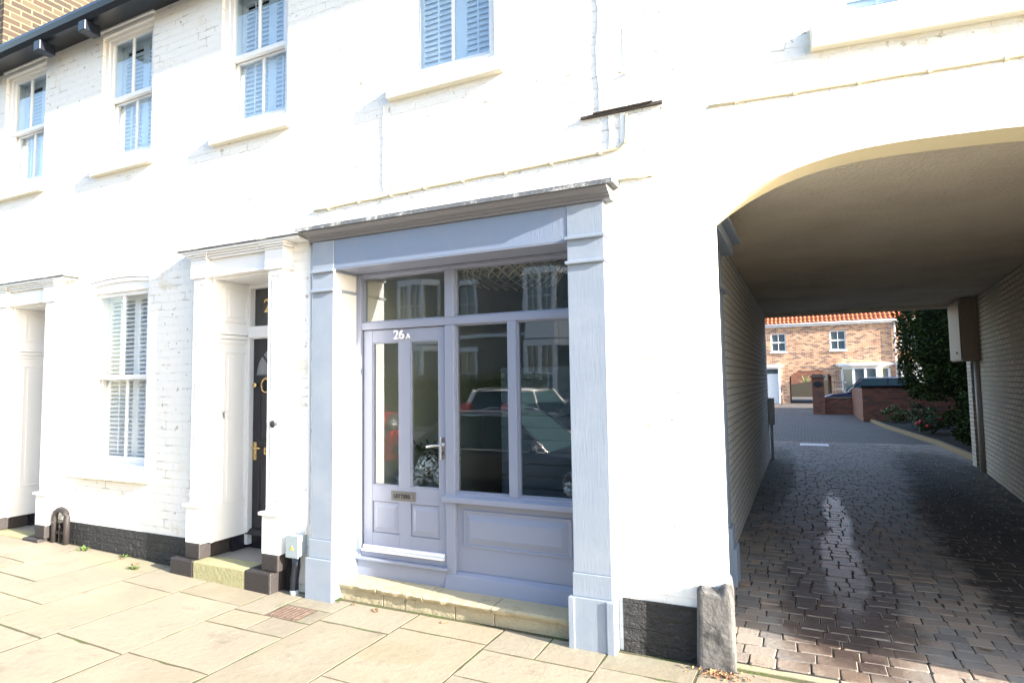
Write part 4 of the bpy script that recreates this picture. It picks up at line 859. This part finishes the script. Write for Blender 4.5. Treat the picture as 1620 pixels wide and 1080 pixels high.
# ---------------------------------------------------------------- cars
def car(name, label, paint, loc, rz, L=4.5, Wd=1.82, Hh=1.6, rear='hatch', group=None, suv=True):
    t = thing(name, label, 'car', loc, rz, group); hw = Wd/2; K = dict(local=True)
    x = lambda f: (f-.5)*L
    gc = .24 if suv else .18; belt = Hh*.58
    st = [(0, .45, .62*belt, .80), (.02, gc+.06, .74*belt, .90), (.08, gc, .82*belt, .97), (.2, gc, .90*belt, 1), (.30, gc, .96*belt, 1), (.45, gc, belt, 1), (.7, gc, belt*1.02, 1), (.88, gc, belt*1.05, 1), (.96, gc+.03, belt*1.04, .97), (.99, gc+.1, belt*.98, .92), (1, .5, belt*.80, .84)]
    vs = []; fs = []; n = 12
    for (f, zl, zh, wf) in st:
        w_ = hw*wf; hh = zh-zl
        half = [(0, zl), (w_*.86, zl), (w_*.97, zl+hh*.12), (w_, zl+hh*.45), (w_*.985, zl+hh*.75), (w_*.93, zh-.02), (w_*.86, zh), (0, zh+.015)]
        ring = half+[(-a, b) for a, b in reversed(half[1:-1])]
        n = len(ring); vs += [(x(f), a, b) for a, b in ring]
    for i in range(len(st)-1):
        for k in range(n): fs.append((i*n+k, (i+1)*n+k, (i+1)*n+(k+1) % n, i*n+(k+1) % n))
    fs += [tuple(range(n)), tuple(reversed(range((len(st)-1)*n, len(st)*n)))]
    mb = MB(); mb.add(vs, fs, True)
    body = mb.build('body', paint, t, **K); ss = body.modifiers.new('s', 'SUBSURF'); ss.levels = ss.render_levels = 1
    # glasshouse
    r0, r1, r2, r3 = (.27, .43, .90, .985) if rear == 'hatch' else (.30, .45, .72, .86)
    wb, wr = hw*.90, hw*.70; zb = belt-.02; zt = Hh-.035
    def gl_(k, a, b, c, d): return [(x(a), -k*wb, zb), (x(d), -k*wb, zb), (x(c), -k*wr, zt), (x(b), -k*wr, zt)]
    Lr, Rr_ = gl_(1, r0, r1, r2, r3), gl_(-1, r0, r1, r2, r3)
    mb = MB(); mb.add(Lr+Rr_, [(0,1,2,3), (7,6,5,4), (0,3,7,4), (1,5,6,2), (3,2,6,7)]); mb.build('windows', m_cglass, t, **K)
    mb = MB()
    ns = 8; vs = []; fs = []
    for i, f in enumerate([r1-.01, r1+.05, (r1+r2)/2, r2-.06, r2+.015]):
        zc = Hh-.035+[0, .025, .035, .025, 0][i]; vs += [(x(f), -wr*1.02, zt-.025), (x(f), -wr*.9, zc-.004), (x(f), 0, zc+.012), (x(f), wr*.9, zc-.004), (x(f), wr*1.02, zt-.025)]
    for i in range(4):
        for k in range(4): fs.append((i*5+k, (i+1)*5+k, (i+1)*5+k+1, i*5+k+1))
    mb.add(vs, fs, True)
    def pil(fa, fb, wdt=.07):
        for k in (1, -1):
            p0 = Vector((x(fa), k*wb*1.005, zb)); p1 = Vector((x(fb), k*wr*1.01, zt)); mb.tube([p0, p1], wdt*.5, 6)
    pil(r0, r1, .07); pil((r1+r2)/2-.02, (r1+r2)/2-.01, .06); pil(r3-.01, r2, .16)
    if rear == 'hatch': pil(r3-.11, r2-.09, .06)
    mb.build('roof', paint, t, **K)
    mb = MB()
    for k in (1, -1): mb.tube([(x(r1+.02), k*wr*.93, Hh-.01), (x(r1+.06), k*wr*.93, Hh+.03), (x(r2-.03), k*wr*.93, Hh+.03), (x(r2), k*wr*.93, Hh-.01)], .015, 6); mb.tube([(x(r0-.005), k*wb*1.03, zb+.01), (x(r1), k*(wr*1.04), zt-.0), (x(r2), k*(wr*1.04), zt-.005)], .010, 5); mb.tube([(x(r0), k*hw*.955, belt*.985), (x(r3), k*hw*.955, belt*1.0)], .010, 5)
    mb.build('chrome_trim', m_chrome, t, **K)
    for f in (.185, .80):
        for k in (1, -1):
            rw = .35 if suv else .32; c = (x(f), k*(hw-.10), rw)
            mb = MB(); mb.lathe((c[0], c[1]-k*.0, c[2]), [(rw*.62, -.11), (rw*.94, -.11), (rw, -.07), (rw, .07), (rw*.94, .115), (rw*.62, .115)], 26, 'y'); w_ = mb.build('wheel', m_tyre, t, **K)
            mb = MB(); s_ = k*.118
            mb.lathe((c[0], c[1], c[2]), [(rw*.60, s_*.9), (rw*.64, s_), (rw*.58, s_*.93)], 26, 'y')
            for q in range(5): a = 2*math.pi*q/5; mb.tube([(c[0], c[1]+s_*.97, c[2]), (c[0]+rw*.6*math.cos(a), c[1]+s_*.97, c[2]+rw*.6*math.sin(a))], [.045, .025], 6)
            mb.build('rim', m_rim, w_, **K)
            mb = MB(); mb.lathe((c[0], c[1]-k*.03, c[2]+.01), [(rw*1.14, -.12), (rw*1.14, .135 if k > 0 else -.135+.255)], 26, 'y') if False else None
    mb = MB()
    for f in (.185, .80):
        for k in (1, -1):
            rw = .35 if suv else .32
            for q in range(12):
                a0, a1 = math.pi*q/12, math.pi*(q+1)/12; c = (x(f), rw)
                mb.prism([(c[0]+(rw*.9)*math.cos(a0), c[1]+(rw*.9)*math.sin(a0)), (c[0]+(rw*1.17)*math.cos(a0), c[1]+(rw*1.17)*math.sin(a0)), (c[0]+(rw*1.17)*math.cos(a1), c[1]+(rw*1.17)*math.sin(a1)), (c[0]+(rw*.9)*math.cos(a1), c[1]+(rw*.9)*math.sin(a1))], k*(hw-.03), k*(hw+.006))
    mb.build('wheel_arch', m_tyre, t, **K)
    for k in (1, -1):
        mb = MB(); mb.prism([(x(.012), .62*belt), (x(.10), .78*belt), (x(.13), .86*belt), (x(.03), .74*belt)], k*hw*.80, k*hw*.975); mb.build('headlight', m_lamp, t, .02, **K)
        mb = MB(); mb.prism([(x(1.004), .62*belt), (x(1.004), 1.0*belt), (x(.975), 1.32*belt), (x(.955), 1.32*belt), (x(.965), .86*belt), (x(.92), .80*belt), (x(.92), .72*belt)], k*hw*.66, k*hw*.985); mb.build('tail_light', m_tail, t, .01, **K)
        mb = MB(); mb.lathe((x(r0+.035), k*(hw+.05), belt+.06), [(.03, -.09), (.075, -.05), (.08, .05), (.04, .09)], 12, 'y'); mb.build('door_mirror', paint, t, **K)
    MB().box(x(1)-.03, x(1)+.012, -.26, .26, belt*.55, belt*.55+.11).build('number_plate', m_alu, t, **K); MB().box(x(0)-.02, x(0)+.05, -.26, .26, .42, .53).build('number_plate', m_alu, t, **K)
    return t
car('parked_estate_car', 'navy blue estate car parked behind the low red brick wall', m_navy, (3.2, 33, 0), 0, L=4.75, Hh=1.64)
# street side, seen only as reflections in the shop windows
car('parked_white_suv', 'white car with tall red tail lamps parked across the road', m_whcar, (-7.5, -12.5, -.13), R(103), L=4.4, Hh=1.62)
car('parked_black_suv', 'black car parked nose towards the shop beside the white car', m_bkcar, (-4.9, -11.7, -.13), R(-80), L=4.4, Hh=1.66)
car('parked_red_car', 'red car parked across the road left of the white one', m_rdcar, (-15.2, -13.4, -.13), R(100), L=4.2, Hh=1.5, suv=False)
car('parked_silver_car', 'dark grey car at the kerb behind the camera', m_gycar, (-4.4, -4.95, -.13), math.pi, L=4.3, Hh=1.33, suv=False, rear='saloon')
car('parked_black_car', 'black car parked across the road right of the white one', m_bkcar, (-.9, -12.3, -.13), R(95), L=4.4, Hh=1.62)

# ---------------------------------------------------------------- opposite terrace (reflected in the panes)
OP = thing('opposite_terrace', 'grey brick terrace with pale bay windows across the road', 'terrace', (-14, -18.5, 0))
mb = MB(); yo = -18.5; hol = []; bays = [-33, -27, -21, -15.5, -9.3, -3.2, 4]
wins = []
for bx_ in bays:
    wins += [(bx_+2.0, bx_+2.8, 1.2, 3.0), (bx_+2.0, bx_+2.8, 4.3, 5.9)]
wall_holes(mb, -36, 10, 0, 8.2, yo, yo-.3, wins); mb.build('wall', m_opp, OP)
MB().box(-36, 10, -26, -19.2, 0, 8.2).build('interior_wall', m_dark, OP)
mb = MB(); mb.add([(-36, yo+.3, 8.2), (10, yo+.3, 8.2), (10, -22.5, 11), (-36, -22.5, 11)], [(0,1,2,3)]); mb.build('roof', m_slate, OP)
mb = MB(); mb.box(-36, 10, yo, yo+.08, 3.6, 3.75); mb.box(-36, 10, yo, yo+.3, 7.9, 8.2); mb.build('string_course', m_oppst, OP)
for (a, b, c, d) in wins:
    mb = MB(); mb.box(a-.12, a, yo-.05, yo+.05, c, d); mb.box(b, b+.12, yo-.05, yo+.05, c, d); mb.box(a-.2, b+.2, yo-.05, yo+.12, d, d+.2); mb.box(a-.15, b+.15, yo-.05, yo+.12, c-.12, c); mb.box(a, b, yo-.06, yo-.02, (c+d)/2-.03, (c+d)/2+.03); mb.box((a+b)/2-.015, (a+b)/2+.015, yo-.06, yo-.02, c, d); w_ = mb.build('window', m_oppst, OP)
    MB().add([(a, yo-.08, c), (b, yo-.08, c), (b, yo-.08, d), (a, yo-.08, d)], [(3,2,1,0)]).build('pane', m_fg, w_)
for bx_ in bays:
    for (c, d) in ((1.0, 3.1), (4.2, 6.0)):
        P4 = [(bx_-1.0, yo), (bx_-.6, yo+.8), (bx_+.6, yo+.8), (bx_+1.0, yo)]
        mb = MB(); mb.prism([(p[0]*1+(p[0]-bx_)*.1, p[1]+.08) for p in P4], d, d+.25, 'z'); mb.prism(P4, 0 if c < 2 else 3.4, c, 'z')
        for (x_, y_) in P4+[(bx_, yo+.8)]: mb.box(x_-.08, x_+.08, y_-.06, y_+.06, c, d)
        mb.box(bx_-.6, bx_+.6, yo+.77, yo+.83, (c+d)/2-.03, (c+d)/2+.03)
        for x_ in (bx_-.3, bx_+.3): mb.box(x_-.015, x_+.015, yo+.77, yo+.83, c, d)
        w_ = mb.build('bay_window', m_oppst, OP)
        mb = MB(); [mb.add([(p[0], p[1]-.03, c), (q[0], q[1]-.03, c), (q[0], q[1]-.03, d), (p[0], p[1]-.03, d)], [(0,1,2,3)]) for p, q in zip(P4[:-1], P4[1:])]; mb.build('pane', m_fg, w_)

# ---------------------------------------------------------------- foliage
def leaves(mb, n, fn, size, flat=.5):
    for _ in range(n):
        p = fn(); a = Vector((random.gauss(0, 1), random.gauss(0, 1), random.gauss(0, 1)*flat)).normalized(); b = a.cross(Vector((random.gauss(0, 1), random.gauss(0, 1), random.gauss(0, 1)))).normalized()
        s_ = size*random.uniform(.6, 1.3); p = Vector(p)
        mb.add([p-a*s_, p-b*s_*.45, p+a*s_, p+b*s_*.45], [(0,1,2,3)])
def clumpy(cx, cy, cz, rx, ry, rz, k=40, shell=.75):
    cl = []
    for _ in range(k):
        u = random.uniform(0, 6.28); v = random.uniform(-1, 1); r_ = random.uniform(.55, 1)
        cl.append((cx+rx*r_*math.sqrt(1-v*v)*math.cos(u), cy+ry*r_*math.sqrt(1-v*v)*math.sin(u), cz+rz*r_*v))
    def fn():
        c = random.choice(cl); return (c[0]+random.gauss(0, rx*.13), c[1]+random.gauss(0, ry*.13), c[2]+random.gauss(0, rz*.11))
    return fn
t = thing('tall_hedge', 'tall dark evergreen hedge rising past the passage end above the flower bed', 'hedge', (5.2, 16.5, 0))
mb = MB(); mb.tube([(4.2, 15.5, 0), (4.3, 15.4, 3.6)], [.12, .05], 8); mb.tube([(5.2, 17, 0), (5, 17, 4)], [.14, .05], 8); mb.build('trunk', m_bark, t)
mb = MB()
def hf():
    # rounded block, mostly on its surface
    while True:
        x_ = random.uniform(2.75, 7.5); y_ = random.uniform(14.2, 20.5); z_ = random.uniform(1.0, 5.2)
        e = abs((x_-5.2)/2.45)**4+abs((y_-17.4)/3.2)**4+abs((z_-2.9)/2.35)**4
        e += .25*math.sin(x_*4.1+z_*3.3)*math.sin(y_*3.1+z_*2.7)
        if .66 < e < 1.05: return (x_, y_, z_)
leaves(mb, 34000, hf, .055); mb.build('foliage', m_leaf, t)
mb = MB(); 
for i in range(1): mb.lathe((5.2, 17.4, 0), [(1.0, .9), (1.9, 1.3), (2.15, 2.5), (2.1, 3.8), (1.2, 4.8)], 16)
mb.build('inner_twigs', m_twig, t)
t = thing('low_hedge', 'low clipped dark hedge in front of the tall evergreen hedge', 'hedge', (4.6, 13.2, 0))
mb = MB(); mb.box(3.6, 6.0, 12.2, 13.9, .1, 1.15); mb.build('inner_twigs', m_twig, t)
mb = MB()
def lf():
    while True:
        x_ = random.uniform(3.2, 6.2); y_ = random.uniform(11.8, 14.2); z_ = random.uniform(.1, 1.42)
        e = abs((x_-4.7)/1.45)**6+abs((y_-13)/1.15)**6+abs((z_-.7)/.68)**6
        if .35 < e < 1.1: return (x_, y_, z_)
leaves(mb, 11000, lf, .05); mb.build('foliage', m_leaf, t)
for i, (x_, y_, r_, h_, lab, fm) in enumerate([(3.35, 19.3, .45, .55, 'bushy grey green shrub nearest the tall garden wall', m_leaf2), (3.3, 17.0, .5, .5, 'rose bush with red blooms in the middle of the flower bed', m_leaf2), (3.55, 14.6, .5, .62, 'dark leafy shrub between the rose bush and the low hedge', m_leaf), (2.95, 21.6, .4, .42, 'small yellowish shrub at the far tip of the flower bed', m_leafy)]):
    t = thing('garden_shrub', lab, 'shrub', (x_, y_, .06), group='shrubs in the flower bed')
    mb = MB()
    for k in range(7): a = random.uniform(0, 6.28); mb.tube([(x_, y_, .05), (x_+r_*.6*math.cos(a), y_+r_*.6*math.sin(a), .05+h_)], [.012, .005], 5)
    mb.build('stem', m_bark, t); mb = MB(); leaves(mb, 1500, clumpy(x_, y_, .1+h_*.6, r_, r_, h_*.7, 26), .045); mb.build('foliage', fm, t)
    if i == 1:
        mb = MB()
        for (dx_, dy_, dz_) in ((-.42, -.3, .35), (-.35, -.45, .42), (-.2, -.5, .3), (.1, -.5, .5)): mb.lathe((x_+dx_, y_+dy_, dz_), [(.01, -.04), (.05, -.02), (.06, .02), (.03, .05)], 9)
        mb.build('blooms', m_red, t)
t = thing('golden_hedge', 'golden topped hedge in front of the opposite terrace', 'hedge', (-13, -16.4, 0)); mb = MB()
leaves(mb, 9000, lambda: (random.uniform(-20, -8.6), random.uniform(-16.8, -16.0), random.uniform(0, 2.0+.06*random.gauss(0, 1))), .09); mb.build('foliage', m_leafy, t)
MB().box(-20, -8.7, -16.7, -16.1, 0, 1.75).build('inner_twigs', m_leaf, t)
# weeds
for i, (x_, y_, s_, lab) in enumerate([(-3.40, .03, .05, 'green weed growing at the left end of the stone shop step'), (-6.62, -.02, .06, 'low green weed in the paving below the black plinth near the boot scraper'), (-5.62, -.16, .045, 'small weed between flags left of the white porch step'), (-6.05, .02, .04, 'tiny weed at the foot of the black plinth')]):
    mb = MB()
    for k in range(46):
        if i == 1 and k > 30: break
        a = random.uniform(0, 6.28); e = random.uniform(.1, 1.1); l = random.uniform(.5, 1)*s_; o_ = Vector((x_+random.gauss(0, s_*.5), y_+random.gauss(0, s_*.3), gz(x_))); d_ = Vector((math.cos(a)*math.cos(e), math.sin(a)*math.cos(e), math.sin(e)))*l; q_ = Vector((-math.sin(a), math.cos(a), 0))*l*.22
        mb.add([o_, o_+d_*.5-q_, o_+d_, o_+d_*.5+q_], [(0,1,2,3)])
    tag(mb.build('weed', m_weed), lab, 'weed', 'weeds in the paving')
# dead leaves
LV = [(-2.96, -.03, .045, 'curled dead leaf on the flags below the stone step'), (-3.20, -.0, .025, 'small dead leaf near the left end of the stone step'), (-2.36, -.02, .03, 'thin dead leaf near the middle of the stone step'), (-6.0, -.02, .04, 'dead leaf at the foot of the black plinth'), (-5.72, -.07, .05, 'large dead leaf in the shade left of the porch step'), (-.52, 1.62, .045, 'orange leaf by the blue passage door surround'),
      (-.53, -.02, .045, 'reddish leaf by the fender stone of the arch'), (-.46, -.05, .04, 'second reddish leaf by the fender stone, nearer the kerb'), (-.58, -.07, .035, 'brown leaf scrap under the fender stone'), (.95, .95, .04, 'dark leaf on the setts right of the wet patch'), (1.25, 1.6, .035, 'small dark leaf far right on the setts')]
for (x_, y_, s_, lab) in LV:
    mb = MB(); a = random.uniform(0, 6.28); c_, n_ = math.cos(a), math.sin(a); out = [(-1, 0, .1), (-.6, .35, .5), (-.1, .45, .55), (.4, .3, .35), (1, 0, .2), (.4, -.3, .1), (-.1, -.42, .2), (-.6, -.3, .3)]
    vs = [(0, 0, .05)]+out; vs = [(x_+s_*(p*c_-q*n_), y_+s_*(p*n_+q*c_), gz(x_)+.004+s_*z_*.45) for p, q, z_ in vs]
    mb.add(vs, [(0, i+1, (i+1) % 8+1) for i in range(8)]); tag(mb.build('dead_leaf', m_dead), lab, 'leaf', 'dead leaves')
mb = MB(); leaves(mb, 150, lambda: (random.gauss(-.50, .09), random.gauss(-.03, .035), random.uniform(0, .012)), .012); tag(mb.build('leaf_litter', m_dead), kind='stuff')

# ---------------------------------------------------------------- shop interior things
t = thing('console_table', 'dark console table behind the shop door glass', 'table', (-2.9, .85, .12)); MB().box(-3.30, -2.45, .62, 1.05, .68, .72).build('table_top', m_wood, t)
for x_ in (-3.27, -2.48):
    for y_ in (.65, 1.02): MB().box(x_-.02, x_+.02, y_-.02, y_+.02, .12, .68).build('leg', m_wood, t)
t = thing('hydrangea_plant', 'potted white hydrangea showing low behind the right door glass', 'plant', (-3.0, .82, .72))
MB().lathe((-2.98, .82, .72), [(.06, 0), (.09, .1), (.10, .14)], 16).build('pot', m_int, t)
mb = MB(); leaves(mb, 420, clumpy(-2.98, .85, 1.02, .20, .16, .22, 20), .04); mb.build('foliage', m_leaf2, t)
for c_, r_ in (((-2.97, .70, .99), .095), ((-3.12, .68, .88), .10), ((-2.84, .72, .90), .075), ((-3.25, .74, .84), .07)):
    mb = MB()
    for k in range(150):
        v = Vector((random.gauss(0, 1), random.gauss(0, 1), random.gauss(0, 1))).normalized(); p = Vector(c_)+v*r_*random.uniform(.85, 1.05); a = v.orthogonal().normalized(); b = v.cross(a); s_ = .013
        mb.add([p-a*s_, p-b*s_, p+a*s_+v*.004, p+b*s_], [(0,1,2,3)])
    mb.build('flower_head', m_petal, t)
t = thing('slatted_cabinet', 'dark slate blue slatted cabinet behind the right shop pane', 'cabinet', (-1.9, 1.3, .12)); mb = MB()
for k in range(16): mb.box(-2.45, -1.1, 1.1, 1.13, .15+k*.105, .15+k*.105+.095)
mb.build('slats', m_slatd, t); MB().box(-2.45, -1.1, 1.135, 1.5, .12, 1.83).build('carcass', m_slatd, t)
t = thing('flower_posy', 'small white posy in a vase at the right edge of the shop window', 'flowers', (-1.62, .62, .72)); MB().lathe((-1.62, .62, .62), [(.03, 0), (.045, .08), (.025, .18)], 14).build('vase', m_fg, t); mb = MB()
for k in range(110):
    v = Vector((random.gauss(0, 1), random.gauss(0, 1), random.gauss(0, 1))).normalized(); p = Vector((-1.62, .60, .88))+v*.055*random.uniform(.7, 1.1); a = v.orthogonal().normalized(); b = v.cross(a); s_ = .013; mb.add([p-a*s_, p-b*s_, p+a*s_, p+b*s_], [(0,1,2,3)])
mb.build('flower_head', m_petal, t)
MB().box(-1.75, -1.45, .45, .8, .58, .62).build('window_shelf', m_wood, H2)
t = thing('woven_pendant_lamp', 'wide woven pendant lampshade hanging behind the top right shop pane', 'lamp', (-2.55, 1.6, 3.0))
mb = MB()
for k in range(26):
    for s_ in (1, -1):
        P_ = []
        for j in range(9):
            u = j/8; a = 2*math.pi*k/26+s_*u*.75; r_ = .26+.24*math.sin(math.pi*(.15+.62*u)); P_.append((-2.55+r_*math.cos(a), 1.6+r_*math.sin(a), 2.93-.26*u))
        mb.tube(P_, .012, 5, False)
mb.build('lamp_shade', m_wick, t); MB().tube([(-2.55, 1.6, 3.0), (-2.55, 1.6, 2.85)], .008, 6).build('cord', m_gut, t)
